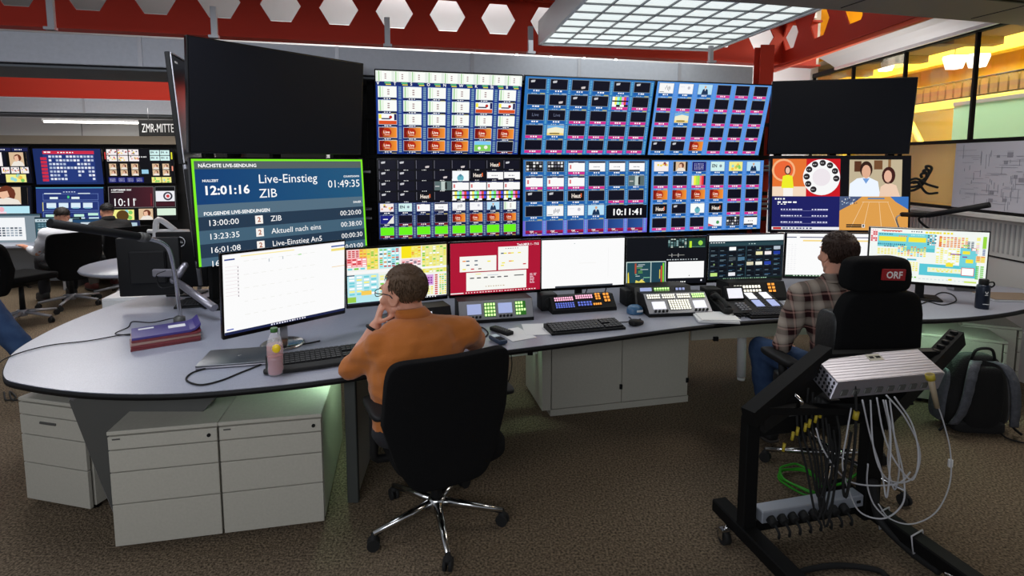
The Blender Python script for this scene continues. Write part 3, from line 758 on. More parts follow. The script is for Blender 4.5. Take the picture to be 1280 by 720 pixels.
# ------------------------------------------------------------------ desk monitors
DESK = .74
def monitor(label, ctr, yaw, tilt, w, h, paint, group='monitors along the desk', stand='v', name='desk_monitor', foot=True):
    base = Vector((ctr[0], ctr[1], DESK)); zc = ctr[2] - DESK
    t = thing(name, label, 'monitor', base, yaw, group)
    R = MB().at((0, 0, zc), (tilt, 0, 0)); R.box((0, .014, 0), (w, .026, h), .004).build('housing', M['blackg'], t)
    MB().at((0, 0, zc), (tilt, 0, 0)).box((0, .042, -.01), (w * .42, .03, h * .5), .01).build('back_cover', M['black'], t)
    c = Canvas(w - .018, h - .030, (.9, .9, .9)); paint(c); o = c.build('screen', t, (0, -.0005, zc + .006)); o.rotation_euler = (tilt, 0, 0)
    b = MB(); b.box((0, .10, zc / 2 + .02), (.05, .03, zc + .04), .006).box((0, .075, zc), (.09, .05, .09), .006); b.build('stand_neck', M['chrome' if stand == 'c' else 'black'], t)
    b = MB(); b.lathe([(.11, .002), (.112, .008), (.10, .014), (.03, .018)], (0, .10, 0), 24) if stand == 'c' else b.box((0, .10, .008), (.24, .17, .014), .004)
    b.build('stand_base', M['chrome' if stand == 'c' else 'black'], t)
    return t
def p_white1(c):
    c.rect(0, 0, 1, 1, (.985, .985, .985), 1)
    c.rect(0, 0, 1, .012, (.93, .93, .95), 2); c.rect(.012, .055, .075, .018, (.15, .25, .55), 2); c.rect(.875, .045, .125, .018, (.13, .3, .62), 2); c.rect(.875, .085, .125, .035, (.95, .88, .5), 2); c.rect(.13, .03, .42, .014, (.98, .92, .65), 2)
    c.rect(.0, .965, 1, .035, (.12, .15, .3), 2); c.dashes(.35, .972, .3, .02, (.9, .9, .95), 3, 14)
    for k in range(9): c.rect(.015, .15 + k * .045, .10, .003, (.88, .80, .82), 2); c.rect(.105, .16 + k * .045, .006, .02, (.6, .55, .58), 2)
    for k in range(5): c.dashes(.15, .10 + k * .17, .6, .006, (.92, .92, .90), 2, 9)
    c.rect(.58, .10, .03, .012, (.6, .85, .5), 2); c.rect(.88, .34, .12, .006, (.93, .75, .4), 2); c.rect(.34, .11, .008, .04, (.75, .78, .8), 2); c.rect(.45, .10, .008, .04, (.75, .78, .8), 2)
    c.rect(.015, .93, .05, .014, (.2, .3, .7), 2)
def cells(c, u, v, w, h, nx, ny, cols, lv=2, fill=.72, p=1.):
    for i in range(nx):
        for j in range(ny):
            if random.random() < p: c.rect(u + w * (i + .12) / nx, v + h * (j + .15) / ny, w / nx * fill, h / ny * .62, random.choice(cols), lv)
YE, LY_, RE, GN, CY_, OR, PU, DG, PK = (.95, .90, .25), (.97, .95, .55), (.80, .18, .22), (.45, .80, .25), (.45, .82, .86), (.93, .55, .15), (.55, .2, .6), (.2, .3, .4), (.96, .8, .8)
def p_grid1(c):
    random.seed(11); R = c.rect
    R(0, 0, 1, 1, (.95, .95, .93), 1)
    R(.0, .0, .12, .16, PK, 1.5); cells(c, .01, .02, .11, .13, 3, 4, [RE], 2); R(.12, 0, .07, .16, (.96, .75, .4), 1.5); cells(c, .12, .02, .07, .14, 2, 5, [OR, YE]); R(.19, 0, .11, .38, (.93, .85, .45), 1.5); cells(c, .19, .02, .11, .34, 3, 11, [YE, LY_, GN])
    R(0, .16, .19, .16, (.97, .6, .62), 1.5); cells(c, .0, .17, .19, .15, 4, 4, [RE, PK, WHT]); cells(c, 0, .33, .18, .05, 3, 1, [CY_, GN])
    R(.31, .0, .2, .38, (.75, .92, .93), 1.5); cells(c, .31, .02, .2, .34, 5, 9, [WHT, GN, OR, DG, RE, CY_]); R(.53, 0, .10, .22, (.98, .90, .10), 1.5); R(.63, 0, .10, .22, (.95, .88, .40), 1.5); cells(c, .63, .02, .1, .2, 3, 7, [YE, LY_, OR])
    R(.53, .24, .2, .12, (.95, .8, .82), 1.5); cells(c, .53, .25, .2, .11, 5, 4, [RE, DG, PK, WHT]); R(.74, .0, .26, .52, (.90, .90, .62), 1.5); cells(c, .74, .02, .26, .5, 7, 13, [YE, LY_, GN, WHT, LY_, YE])
    R(0, .40, 1, .04, (.97, .97, .97), 2.5)
    R(0, .46, .3, .54, (.72, .90, .93), 1.5); cells(c, .01, .48, .28, .36, 4, 7, [WHT, LY_, CY_, WHT]); R(.13, .76, .1, .08, (.97, .80, .35), 2.8); R(0, .86, .08, .1, (.6, .8, .3), 2.5); R(0, .46, .07, .02, DG, 3); R(.3, .48, .42, .46, (.90, .94, .9), 1.5); cells(c, .31, .5, .4, .42, 8, 9, [YE, WHT, CY_, GN, LY_])
    R(.76, .56, .1, .2, (.85, .65, .88), 1.5); cells(c, .77, .60, .08, .14, 3, 3, [PU]); cells(c, .87, .56, .04, .40, 1, 10, [RE]); cells(c, .92, .56, .08, .40, 3, 10, [GN, YE]); cells(c, .76, .78, .1, .16, 3, 4, [YE, LY_])
    R(.0, .97, 1, .03, (.15, .15, .2), 4); c.dashes(.4, .975, .5, .018, WHT, 5, 18)
def p_red(c):
    R = c.rect
    R(0, 0, 1, 1, (.68, .08, .20), 1); c.text('Tech.MKR 1 - T12', .98, .09, .042, WHT, 3, True, 'r')
    R(.10, .26, .40, .30, (.97, .97, .95), 2); R(.52, .10, .34, .46, (.97, .97, .95), 2); R(.17, .58, .67, .36, (.97, .97, .95), 2)
    for (u, v, cc) in ((.13, .34, OR), (.17, .34, DG), (.26, .34, DG), (.40, .36, YE), (.17, .42, DG), (.26, .42, DG), (.13, .50, YE), (.22, .50, RE), (.30, .50, (.5, .45, .4)), (.55, .22, DG), (.58, .22, YE), (.63, .22, OR), (.66, .22, YE), (.74, .22, YE), (.56, .41, YE), (.64, .38, OR), (.66, .38, YE), (.80, .45, RE), (.55, .46, YE)):
        R(u, v, .035, .022, cc, 3)
    c.dashes(.60, .13, .16, .015, (.6, .6, .6), 3, 6)
    for k in range(6): R(.21 + k * .075, .68, .045, .022, (.25, .25, .28), 3)
    R(.70, .67, .11, .02, (.35, .35, .35), 3); c.dashes(.38, .86, .22, .014, (.7, .6, .4), 3, 8); R(.27, .61, .06, .012, YE, 3); R(.40, .64, .12, .012, (.75, .8, .85), 3)
    for k in range(7): c.dashes(.88, .66 + k * .03, random.uniform(.04, .09), .014, (.95, .8, .85), 3, 2, 1.)
    R(0, .965, .14, .02, (.95, .95, .95), 3); c.dashes(.16, .965, .8, .018, (.97, .9, .9), 3, 26)
def p_white2(c):
    c.rect(0, 0, 1, 1, (.985, .985, .985), 1); c.rect(.16, .965, .7, .035, (.25, .27, .3), 2); c.rect(.38, .08, .015, .012, (.7, .75, .75), 2); c.rect(.80, .2, .003, .6, (.93, .93, .93), 2); c.rect(.45, .5, .2, .006, (.93, .92, .9), 2)
def p_quadm(c):
    R = c.rect
    R(0, 0, 1, 1, (.05, .06, .08), 1)
    R(.0, .50, .49, .50, (.75, .82, .80), 2); R(.01, .52, .29, .46, (.13, .28, .32), 3); R(.31, .52, .17, .46, (.12, .26, .32), 3)
    for k in range(10): R(.10 + random.uniform(0, .15), .56 + k * .035, random.uniform(.02, .10), .016, random.choice([(.5, .75, .6), (.7, .75, .75), (.4, .65, .3)]), 4)
    c.poly([(.02, .98), (.02, .75), (.03, .72), (.04, .98)], (.95, .85, .2), 4); c.poly([(.11, .98), (.12, .90), (.16, .93), (.19, .88), (.24, .96), (.24, .98)], (.9, .85, .4), 4); R(.105, .54, .02, .22, (.7, .3, .2), 4)
    R(.43, .60, .012, .36, (.95, .35, .1), 4); R(.45, .54, .018, .42, (.5, .85, .2), 4); R(.41, .68, .01, .2, (.9, .8, .3), 4)
    cells(c, .51, .02, .24, .2, 7, 6, [(.6, .75, .75), (.3, .45, .45), (.8, .85, .8), (.1, .2, .2)], 3); R(.76, .02, .22, .2, (.10, .25, .2), 3); R(.78, .08, .03, .14, (.75, .9, .2), 4); c.disc(.92, .12, .03, (.6, .85, .3), 4, 8); R(.77, .2, .21, .006, (.5, .7, .6), 4)
    R(.52, .37, .2, .015, (.5, .5, .48), 3); R(.56, .34, .006, .08, (.8, .8, .8), 3); R(.64, .34, .006, .08, (.8, .8, .8), 3); c.dashes(.5, .465, .4, .02, (.75, .78, .8), 3, 12)
    R(.52, .52, .45, .36, (.98, .98, .98), 3); R(.78, .82, .01, .02, (.2, .2, .2), 4); c.dashes(.5, .95, .25, .025, WHT, 3, 10); c.disc(.94, .94, .012, (.9, .9, .95), 4, 6)
def p_dark(c):
    random.seed(5); R = c.rect
    R(0, 0, 1, 1, (.08, .13, .17), 1); R(0, 0, 1, .13, (.97, .98, .98), 2); R(0, .13, 1, .04, (.10, .20, .24), 2); R(0, .17, 1, .07, (.16, .27, .30), 2); c.dashes(.02, .155, .2, .014, WHT, 4, 6); c.dashes(.53, .19, .1, .02, (.7, .8, .8), 4, 3)
    for i in range(8):
        for j in range(6):
            u = .02 + i * .12 + (.01 if i > 3 else 0); v = .26 + j * .115
            R(u, v, .11, .10, (.04, .06, .09), 2); k = random.random()
            cc = random.choice([(.15, .28, .40), (.10, .20, .28), (.22, .35, .40), (.3, .38, .42)])
            if k < .5: R(u + .01, v + .05, .08, .022, cc, 3)
            elif k < .62: c.disc(u + .055, v + .045, .012, (.5, .6, .4), 3, 6)
            R(u + .01, v + .078, .05, .008, (.5, .6, .65), 3)
    for (i, j, cc) in ((2, 0, WHT), (5, 1, (.93, .9, .7)), (6, 1, (.97, .93, .93)), (4, 3, (.85, .82, .7)), (5, 3, (.95, .95, .9)), (7, 0, (.7, .75, .8)), (0, 5, (.75, .9, .5)), (2, 5, (.93, .93, .95)), (7, 1, (.12, .22, .6)), (6, 3, (.15, .25, .65)), (3, 2, (.3, .45, .55)), (2, 2, (.25, .28, .3))):
        R(.03 + i * .12, .265 + j * .115, .09, .075, cc, 5)
    R(.495, .25, .004, .7, (.2, .35, .38), 3); R(0, .965, 1, .035, (.05, .12, .08), 4); c.dashes(.2, .972, .6, .018, (.7, .9, .75), 5, 20)
def p_white3(c):
    c.rect(0, 0, 1, 1, (.985, .985, .985), 1); c.rect(0, .075, .12, .02, (.25, .3, .45), 2); c.rect(.16, .075, .84, .02, (.15, .2, .4), 2); c.rect(.20, .145, .8, .035, (.97, .86, .55), 2)
    for k in range(14): c.dashes(.02, .25 + k * .045, .12, .006, (.85, .85, .87), 2, 3)
    c.rect(0, .965, 1, .035, (.1, .25, .15), 3); c.dashes(.1, .972, .8, .02, (.8, .9, .8), 4, 20)
def p_grid2(c):
    random.seed(21); R = c.rect
    R(0, 0, 1, 1, (.95, .97, .95), 1); R(.005, .02, .06, .24, (.95, .75, .76), 2); cells(c, .005, .02, .06, .24, 3, 6, [RE, WHT], 3); R(.10, .03, .18, .02, RE, 3)
    c.dashes(.12, .03, .15, .03, (.85, .4, .3), 4, 6); c.dashes(.48, .03, .24, .035, YE, 4, 8, .9); c.dashes(.36, .03, .10, .02, DG, 4, 5)
    R(.07, .08, .50, .27, CY_, 2); R(.30, .08, .27, .34, (.35, .76, .80), 1.8); R(.08, .15, .24, .09, YE, 3); R(.34, .15, .15, .09, YE, 3); c.dashes(.08, .10, .13, .015, DG, 4, 6, .9); c.dashes(.36, .10, .12, .02, (.8, .95, .95), 4, 8); cells(c, .25, .12, .08, .03, 4, 1, [OR], 5)
    cells(c, .50, .09, .08, .20, 4, 6, [OR, DG, PK, WHT], 3); R(.60, .10, .02, .2, (.9, .5, .4), 2.5); cells(c, .60, .11, .24, .20, 8, 6, [OR, (.88, .45, .1), OR, YE], 3)
    c.dashes(.07, .285, .25, .03, (.2, .5, .6), 4, 14, .8); c.dashes(.13, .33, .1, .02, DG, 4, 4); cells(c, .25, .32, .25, .2, 9, 6, [YE, LY_, YE, OR, CY_], 3); cells(c, .07, .38, .18, .12, 6, 4, [YE, LY_], 3)
    cells(c, .58, .32, .2, .3, 6, 8, [YE, LY_, LY_, WHT], 3); R(.70, .42, .09, .02, PU, 5); R(.80, .46, .04, .02, PU, 5); cells(c, .83, .18, .06, .14, 2, 6, [DG], 3); R(.78, .3, .14, .38, CY_, 2); R(.80, .36, .06, .06, YE, 3); R(.83, .51, .06, .07, YE, 3); R(.67, .60, .06, .07, YE, 3)
    cells(c, .80, .24, .05, .04, 3, 1, [GN], 4); R(.45, .64, .48, .22, (.35, .78, .84), 2); R(.52, .70, .30, .09, (.93, .96, .85), 3); c.dashes(.53, .72, .28, .03, LY_, 4, 9); c.dashes(.60, .755, .15, .02, YE, 4, 4)
    cells(c, .28, .62, .16, .18, 6, 5, [YE, LY_], 3); R(.34, .56, .08, .03, (.3, .7, .8), 3); R(.80, .67, .105, .15, RE, 3.5); R(.805, .68, .095, .13, WHT, 4)
    R(.955, .08, .03, .22, (.6, .85, .25), 3); cells(c, .955, .31, .03, .12, 1, 4, [(.25, .35, .6)], 3); cells(c, .90, .20, .035, .2, 1, 6, [LY_, PK], 3); R(.91, .44, .075, .12, (.95, .85, .65), 2.5); cells(c, .91, .44, .075, .12, 2, 4, [OR, YE, PK], 3); cells(c, .91, .62, .075, .26, 2, 7, [GN], 3); R(.905, .10, .03, .06, LY_, 3)
    R(.87, .30, .04, .05, RE, 3); R(.875, .31, .03, .035, WHT, 4)
    c.dashes(.30, .90, .14, .025, GN, 4, 5); c.dashes(.45, .92, .4, .02, (.85, .9, .9), 4, 12); R(.70, .90, .03, .03, YE, 4); R(.83, .92, .10, .03, (.8, .9, .4), 4); cells(c, 0.07, .55, .2, .3, 7, 7, [YE, LY_, CY_, WHT], 3)
GB = 'monitors along the desk'
monitor('big white-screened monitor on the left desk behind the drink bottle', (-1.14, 2.73, 1.07), .81, .06, .64, .42, p_white1, GB, 'c')
monitor('monitor full of small coloured boxes behind the head of the person in the orange shirt', (-.677, 3.198, 1.032), .405, .037, .61, .357, p_grid1, GB, 'c')
monitor('monitor with a dark red page carrying three white windows', (-.10, 3.42, 1.029), .289, .023, .61, .357, p_red, GB)
monitor('plain white-screened monitor between the dark red one and the dark four-part one', (.487, 3.65, 1.014), .224, 0, .61, .357, p_white2, GB)
monitor('dark monitor divided into four with a white window at its lower right', (1.09, 3.784, 1.003), .135, -.018, .61, .357, p_quadm, GB)
monitor('dark teal monitor with a white top bar and many small tiles', (1.72, 3.95, 1.002), .158, 0, .61, .357, p_dark, GB)
monitor('white-screened monitor with a pale yellow line in front of the person in plaid', (2.375, 4.06, .996), -.066, .01, .61, .357, p_white3, GB)
monitor('monitor with cyan and yellow boxes at the right end of the desk', (2.85, 3.70, 1.05), -.43, .013, .68, .395, p_grid2, GB)
# ================================================================== the long control desk
front = [(-2.42, 2.52), (-2.30, 2.38), (-2.17, 2.30), (-1.82, 2.205), (-1.47, 2.185), (-1.16, 2.235), (-.79, 2.35), (-.45, 2.52), (-.17, 2.66), (.10, 2.765), (.44, 2.89), (1.04, 3.12), (1.55, 3.265), (2.0, 3.30), (2.5, 3.265), (2.92, 3.335), (3.37, 3.50), (3.80, 3.78)]
back = [(3.88, 4.10), (3.4, 4.35), (2.7, 4.50), (2.0, 4.42), (1.2, 4.26), (.4, 4.10), (-.4, 3.88), (-.95, 3.72), (-1.3, 3.95), (-1.75, 4.15), (-2.25, 4.10), (-2.60, 3.90), (-2.70, 3.60), (-2.69, 3.25), (-2.63, 2.95), (-2.54, 2.70)]
def smooth_closed(P, n=5):
    out = []; N = len(P)
    for i in range(N):
        a, b_, c_, d = (Vector((*P[(i + k) % N], 0)) for k in (-1, 0, 1, 2))
        for k in range(n):
            t_ = k / n; q = .5 * ((2 * b_) + (c_ - a) * t_ + (2 * a - 5 * b_ + 4 * c_ - d) * t_ * t_ + (3 * b_ - a - 3 * c_ + d) * t_ ** 3); out.append((q.x, q.y))
    return out
outline = smooth_closed(front + back, 4)
desk = thing('control_desk', 'long curved grey laminate control desk sweeping from the rounded left end to the right wall', 'desk', (0, 0, 0))
MB().prism(outline, .718, .74).build('desktop', M['lam'], desk)
cx_, cy_ = .3, 3.3
b = MB(); n_ = len(outline); vs = []; inner = []
for i, (x, y) in enumerate(outline):
    x0, y0 = outline[i - 1]; x1, y1 = outline[(i + 1) % n_]; d = Vector((x1 - x0, y1 - y0)).normalized(); nx_, ny_ = d.y, -d.x
    vs += [(x + nx_ * .004, y + ny_ * .004, .7385), (x + nx_ * .004, y + ny_ * .004, .712), (x - nx_ * .012, y - ny_ * .012, .712), (x - nx_ * .012, y - ny_ * .012, .7175)]
b.add(vs, [(4 * i + k, 4 * i + (k + 1) % 4, 4 * ((i + 1) % n_) + (k + 1) % 4, 4 * ((i + 1) % n_) + k) for i in range(n_) for k in range(4)], True)
b.build('edge_band', M['black'], desk)
# rear screen along the back of the desk
b = MB(); bk = [(-1.0, 3.74), (-.4, 3.90), (.4, 4.12), (1.2, 4.28), (2.0, 4.44), (2.7, 4.50)]
for (x0, y0), (x1, y1) in zip(bk, bk[1:]):
    d = Vector((x1 - x0, y1 - y0, 0)); L_ = d.length; b.box(((x0 + x1) / 2, (y0 + y1) / 2, .85), (L_ + .004, .02, .216), 0, 1, (0, 0, math.atan2(d.y, d.x)))
b.build('rear_screen', M['panel'], desk)
# modesty panels, beams, feet
def seg(b, p, q, z0, z1, th=.02):
    d = Vector((q[0] - p[0], q[1] - p[1], 0)); b.box(((p[0] + q[0]) / 2, (p[1] + q[1]) / 2, (z0 + z1) / 2), (d.length, th, z1 - z0), 0, 1, (0, 0, math.atan2(d.y, d.x)))
for p_, q_, cl in (((-.62, 3.25), (.17, 3.52), ((.12, 3.49),)), ((1.27, 3.76), (2.55, 3.95), ((1.45, 3.775), (2.02, 3.86)))):
    b = MB(); seg(b, p_, q_, .445, .712); b.mi(1)
    for x, y in cl: b.box((x, y, .45), (.035, .03, .03))
    b.build('modesty_panel', [M['cab'], M['black']], desk)
b = MB(); seg(b, (-.62, 3.35), (.25, 3.66), .40, .44, .05); b.build('cross_beam', M['white'], desk)
for x, y in ((1.80, 4.60 - .45), (-.9, 3.35)):
    MB().tube([(x, y + .02, .71), (x, y, .4), (x + .0, y - .02, .03)], [.035, .035, .035], 10).lathe([(.028, 0), (.03, .02)], (x, y - .02, 0)).build('leg', M['white'], desk)
# slanted dark side leg
b = MB()
P_ = [(-2.13, .685), (-1.45, .70), (-1.62, .45), (-1.86, .0), (-1.985, .0), (-2.0, .14)]
pl = [(x, z) for x, z in P_]
b.prism([(-2.05, .60), (-1.97, .69), (-1.30, .70), (-1.52, .45), (-1.79, .02), (-1.87, .02), (-1.93, .2)], 2.42, 2.46, 'y')
b.build('slanted_leg', M['dgrey'], desk)
MB().tube([(-2.04, 2.44, .61), (-1.985, 2.44, .40), (-1.925, 2.44, .20), (-1.865, 2.44, .01)], .018, 10).build('leg_edge', M['silver'], desk)
MB().tube([(-2.04, 2.44, .615), (-1.98, 2.44, .665), (-1.90, 2.44, .690), (-1.6, 2.46, .695)], .028, 12).build('leg_bracket', M['silver'], desk)
# end panel lit by the strip, right of the drawer units
b = MB(); d = Vector((.10, -.62, 0)); b.box((-.82, 2.92, .36), (.70, .022, .70), .003, 1, (0, 0, math.atan2(-.62, .05))); b.build('side_panel', M['cab'], desk)
MB().box((-.795, 2.58, .355), (.055, .03, .70), .003).build('panel_edge', mat('panel_edge_grey', (.22, .23, .22), .6), desk)
# led strips under the top
ledm = mat('led_glow', (.8, 1, .85), .4, emit=(.80, 1, .86), es=55)
def led(p, rz, Ln, label, zz=.70):
    t = thing('led_strip', label, 'light strip', (*p, zz), rz, 'light strips under the desk')
    MB().box((0, 0, 0), (Ln, .03, .012), .002).build('profile', M['silver'], t)
    MB().box((0, 0, -.009), (Ln - .02, .018, .007)).build('strip', ledm, t)
led((-.93, 2.93), 1.6, .55, 'glowing light strip under the left desk, above the drawer units')
led((2.86, 3.52), .25, .45, 'glowing light strip under the desk at the right, above the drawer units')
led((.10, 3.62), .3, .35, 'glowing light strip under the desk beside the two-door cabinet')

# ------------------------------------------------------------------ drawer units
def drawer_unit(label, loc, rz, w=.425, d=.78, h=.55, handles='dot', name='drawer_unit', fr=(.125, .2, .29, .385)):
    """front face at local y=0, body behind (+y); x from 0 to w"""
    t = thing(name, label, 'drawer unit', loc, rz, 'grey drawer units under the desk')
    MB().box((w / 2, d / 2 + .018, (h - .02) / 2 + .015), (w, d - .02, h - .05), .002).build('carcass', M['cab'], t)
    MB().box((w / 2, d / 2, h - .008), (w + .004, d, .018), .003).build('top', M['cab'], t)
    z = h - .020
    for k, f_ in enumerate(fr):
        hh = (h - .045) * f_ * 1.0; z -= hh
        o = MB().box((w / 2, .008, z + hh / 2), (w - .004, .018, hh - .005), .0015).build('drawer', M['cab'], t)
        if k == 0 and handles == 'dot':
            MB().cone((w - .035, 0, z + hh / 2), .008, (w - .035, -.006, z + hh / 2), .008, 12).build('lock', M['black'], o)
            MB().box((.035, -.002, z + hh - .014), (.03, .002, .006)).build('name_plate', M['dgrey'], o)
        if k == 1 and handles == 'bar':
            MB().box((w * .45, -.003, z + hh / 2 + .02), (.10, .008, .012), .002).build('handle', M['dgrey'], o)
    for x in (.04, w - .04):
        for y in (.06, d - .06): MB().cone((x, y, 0), .018, (x, y, .03), .018, 10).build('caster', M['black'], t)
    return t
yw = .20
drawer_unit('drawer unit left of the pair in front, under the left desk', (-1.735, 2.225, 0), yw, .435)
drawer_unit('drawer unit right of the pair in front, beside the seated person in orange', (-1.735 + .44 * math.cos(yw), 2.225 + .44 * math.sin(yw), 0), yw, .435)
drawer_unit('drawer unit at the far left behind the slanted dark leg', (-2.43, 2.575, 0), -.23, .40, .62, .55, 'bar')
# right drawer units: side panels toward the viewer, drawers facing right
b0 = (3.33, 3.56); 
drawer_unit('drawer unit behind the backpack, its side panel toward the viewer', (3.33, 3.55, 0), 1.18, .40, .52, .50, 'none')
drawer_unit('drawer unit at the right edge of the view, beyond the one behind the backpack', (3.62, 3.76, 0), 1.15, .40, .34, .53, 'none')

# two-door cabinet in the middle
t = thing('cabinet', 'light grey two-door cabinet standing under the middle of the desk', 'cabinet', (.26, 3.51, 0), .225)
MB().box((.51, .25, .37), (1.02, .44, .68), .002).build('carcass', M['cab'], t)
MB().box((.51, .235, .022), (1.025, .47, .044)).build('plinth', M['cab'], t)
for x, s in ((.258, 'left'), (.765, 'right')):
    o = MB().box((x, .012, .38), (.502, .02, .665), .0015).build('door', M['cab'], t)
    MB().cone((x - .19, .0, .60), .007, (x - .19, -.005, .60), .007, 10).build('lock', M['black'], o)
    for z in (.16, .66): MB().box((x + .245, -.004, z), (.02, .01, .035), .002).build('hinge', M['black'], o)
t2 = MB().prism([(-.06, .0), (-.06, .44), (.0, .44), (.0, 0)], .044, .70).build('side_shelf_panel', M['cab'], t)

# ------------------------------------------------------------------ things on the desk
def keyboard(label, p, rz, w=.45, d=.15, rest=False, name='keyboard', cols=19, rows=6):
    t = thing(name, label, 'keyboard', (p[0], p[1], DESK + .001), rz, 'keyboards on the desk')
    b = MB(); b.prism([(-d / 2, 0), (d / 2, 0), (d / 2, .026), (-d / 2, .012)], -w / 2, w / 2, 'x'); b.build('case', M['black'], t)
    if rest: MB().cushion((w + .02, .07, .02), .4, lambda v: (v.x, v.y - d / 2 - .02 - .015 * math.cos(v.x * 6), v.z + .011)).build('palm_rest', M['rubber'], t)
    b = MB(); k = mat('key_caps', (.11, .11, .12), .45)
    for i in range(cols):
        for j in range(rows):
            if i in (14, 18 - 3) and j in (2,): continue
            x = -w / 2 + .014 + (w - .028) * (i + .5) / cols + (.006 if i > 13 else -.002); y = -d / 2 + .012 + (d - .024) * (j + .5) / rows
            b.box((x, y, .0175 + (y + d / 2) / d * .014), ((w - .03) / cols * .84, (d - .024) / rows * .82, .008), 0)
    b.build('keys', k, t)
    return t
keyboard('black keyboard with a palm rest right of the drink bottle', (-.95, 2.585), .42, .47, .155, True)
keyboard('black keyboard in the middle of the desk in front of the white-screened monitor', (.42, 3.075), .26, .45, .15)
keyboard('wide black keyboard in front of the telephone, beside the person in plaid', (1.66, 3.37), .12, .40, .16)
keyboard('black keyboard lying at the back of the left desk near the curved lamp pole', (-2.05, 3.62), .3, .40, .14)
def mouse(label, p, rz, m='black', name='computer_mouse', s=1.):
    t = thing(name, label, 'mouse', (p[0], p[1], DESK + .001), rz, 'mice on the desk')
    MB().cushion((.062 * s, .108 * s, .036 * s), .75, lambda v: (v.x * (1 - .12 * (v.y / .05)), v.y, max(v.z + .012, 0) * (1.1 - .35 * v.y / .054))).build('body', M[m], t)
    MB().box((0, .03 * s, .026 * s), (.006, .02, .008), .002).build('wheel', M['rubber'], t)
    return t
M['bluep'] = mat('blue_plastic', (.22, .38, .52), .4)
mouse('black mouse right of the middle keyboard', (.74, 3.155), -.9)
mouse('black mouse beside the keyboard at the back of the left desk', (-2.22, 3.68), .2)
# blue domed receiver
t = thing('table_bell', 'small blue-grey domed device behind the black mouse', 'device', (.785, 3.40, DESK + .001), .3)
MB().cushion((.10, .085, .085), .7, lambda v: (v.x, v.y, max(v.z + .005, 0) * 1.15)).build('body', M['bluep'], t)
MB().box((.012, -.042, .022), (.045, .004, .014), .002).build('label_plate', M['white'], t)
# remotes / handsets
t = thing('remote_control', 'black handheld remote lying in front of the green-keyed control panel', 'remote control', (-.06, 3.0, DESK + .001), .75)
MB().box((0, 0, .012), (.05, .155, .022), .006, 2).build('body', M['black'], t)
b = MB()
for i in range(3):
    for j in range(6): b.box((-.014 + i * .014, -.05 + j * .018, .024), (.009, .009, .004))
b.build('buttons', M['dgrey'], t)
t = thing('handset', 'dark blue handheld telephone near the shoulder of the person in orange', 'handset', (-.075, 2.84, DESK + .001), .55)
MB().box((0, 0, .014), (.052, .125, .024), .009, 3).build('body', mat('navy_plastic', (.13, .20, .30), .4), t)
MB().box((0, .03, .0265), (.036, .04, .002)).build('display', mat('lcd_pale', (.75, .82, .86), .3), t)
b = MB()
for i in range(3):
    for j in range(4): b.box((-.012 + i * .012, -.045 + j * .013, .027), (.008, .008, .003))
b.build('buttons', M['black'], t)

# control panels
lcd = mat('lcd_glow', (.5, .55, .7), .3, emit=(.62, .66, .82), es=.8)
lcdw = mat('lcd_white', (.8, .8, .8), .3, emit=(.88, .88, .92), es=.85)
gkey = mat('key_green_glow', (.5, .9, .3), .4, emit=(.90, 1, .72), es=1.0)
gback = mat('key_green_bed', (.10, .30, .08), .5, emit=(.18, .48, .10), es=.5)
def panel(name, label, p, rz, w, hgt, lean, paint, case=M['black'], face='dgrey', dep=.16):
    """desk-top control box with a leaning front face, face coords x, v along slope"""
    t = thing(name, label, 'control panel', (p[0], p[1], DESK + .001), rz, 'control panels along the desk')
    dy = hgt * math.sin(lean); dz = hgt * math.cos(lean)
    MB().prism([(0, 0), (0, .018), (dy, dz + .018), (dy + dep, dz + .010), (dy + dep, 0)], -w / 2, w / 2, 'x').build('case', case, t)
    F = lambda x, v, o=0: (x, v * math.sin(lean) - o * math.cos(lean), .018 + v * math.cos(lean) + o * math.sin(lean))
    def plate(nm, x, v, ww, hh, m, th=.004, o=.002, par=None):
        b = MB().at(F(x, v, o), (-lean, 0, 0)); b.box((0, 0, 0), (ww, th, hh), .0008); return b.build(nm, m, par or t)
    plate('face_plate', 0, hgt / 2, w - .006, hgt - .004, M[face], .006)
    def keys(nm, x, v, ww, hh, nx, ny, m, bed, o=.006, fill=.62, skip=()):
        k = plate(nm, x, v, ww, hh, bed, .004, o)
        b = MB().at(F(x, v, o + .004), (-lean, 0, 0))
        for i in range(nx):
            for j in range(ny):
                if (i, j) in skip: continue
                b.box((-ww / 2 + ww * (i + .5) / nx, 0, -hh / 2 + hh * (j + .5) / ny), (ww / nx * fill, .006, hh / ny * fill))
        b.build('keys', m, k)
    paint(plate, keys, F, t, M)
    return t
def knobs(F, t, xs, v):
    for x in xs: MB().cone(F(x, v, .002), .008, F(x, v, .018), .0065, 12).build('knob', M['black'], t)
def pp1(plate, keys, F, t, M_):
    plate('display', -.135, .066, .085, .062, lcd, .004, .007); plate('display', .055, .066, .085, .062, lcd, .004, .007)
    keys('keypad', -.04, .060, .070, .085, 4, 4, gkey, gback); keys('keypad', .15, .060, .066, .085, 4, 4, gkey, gback, skip=((3, 3), (3, 2), (2, 0), (3, 0)))
    knobs(F, t, (-.168, -.146, -.124, -.102, .022, .044, .066, .088), .018)
panel('router_panel', 'control panel with two blue-grey displays and glowing green keypads, under the dark red screen', (-.09, 3.20), .22, .46, .12, .45, pp1, face='silver')
def pp1b(plate, keys, F, t, M_):
    plate('display', .03, .066, .05, .05, lcdw, .004, .007); keys('keypad', -.06, .06, .08, .08, 5, 4, M['silver'], M['black']); knobs(F, t, (.09, .12), .03)
panel('router_panel', 'black control panel half hidden behind the head and shoulder of the person in orange', (-.50, 3.02), .40, .34, .115, .45, pp1b, face='black')
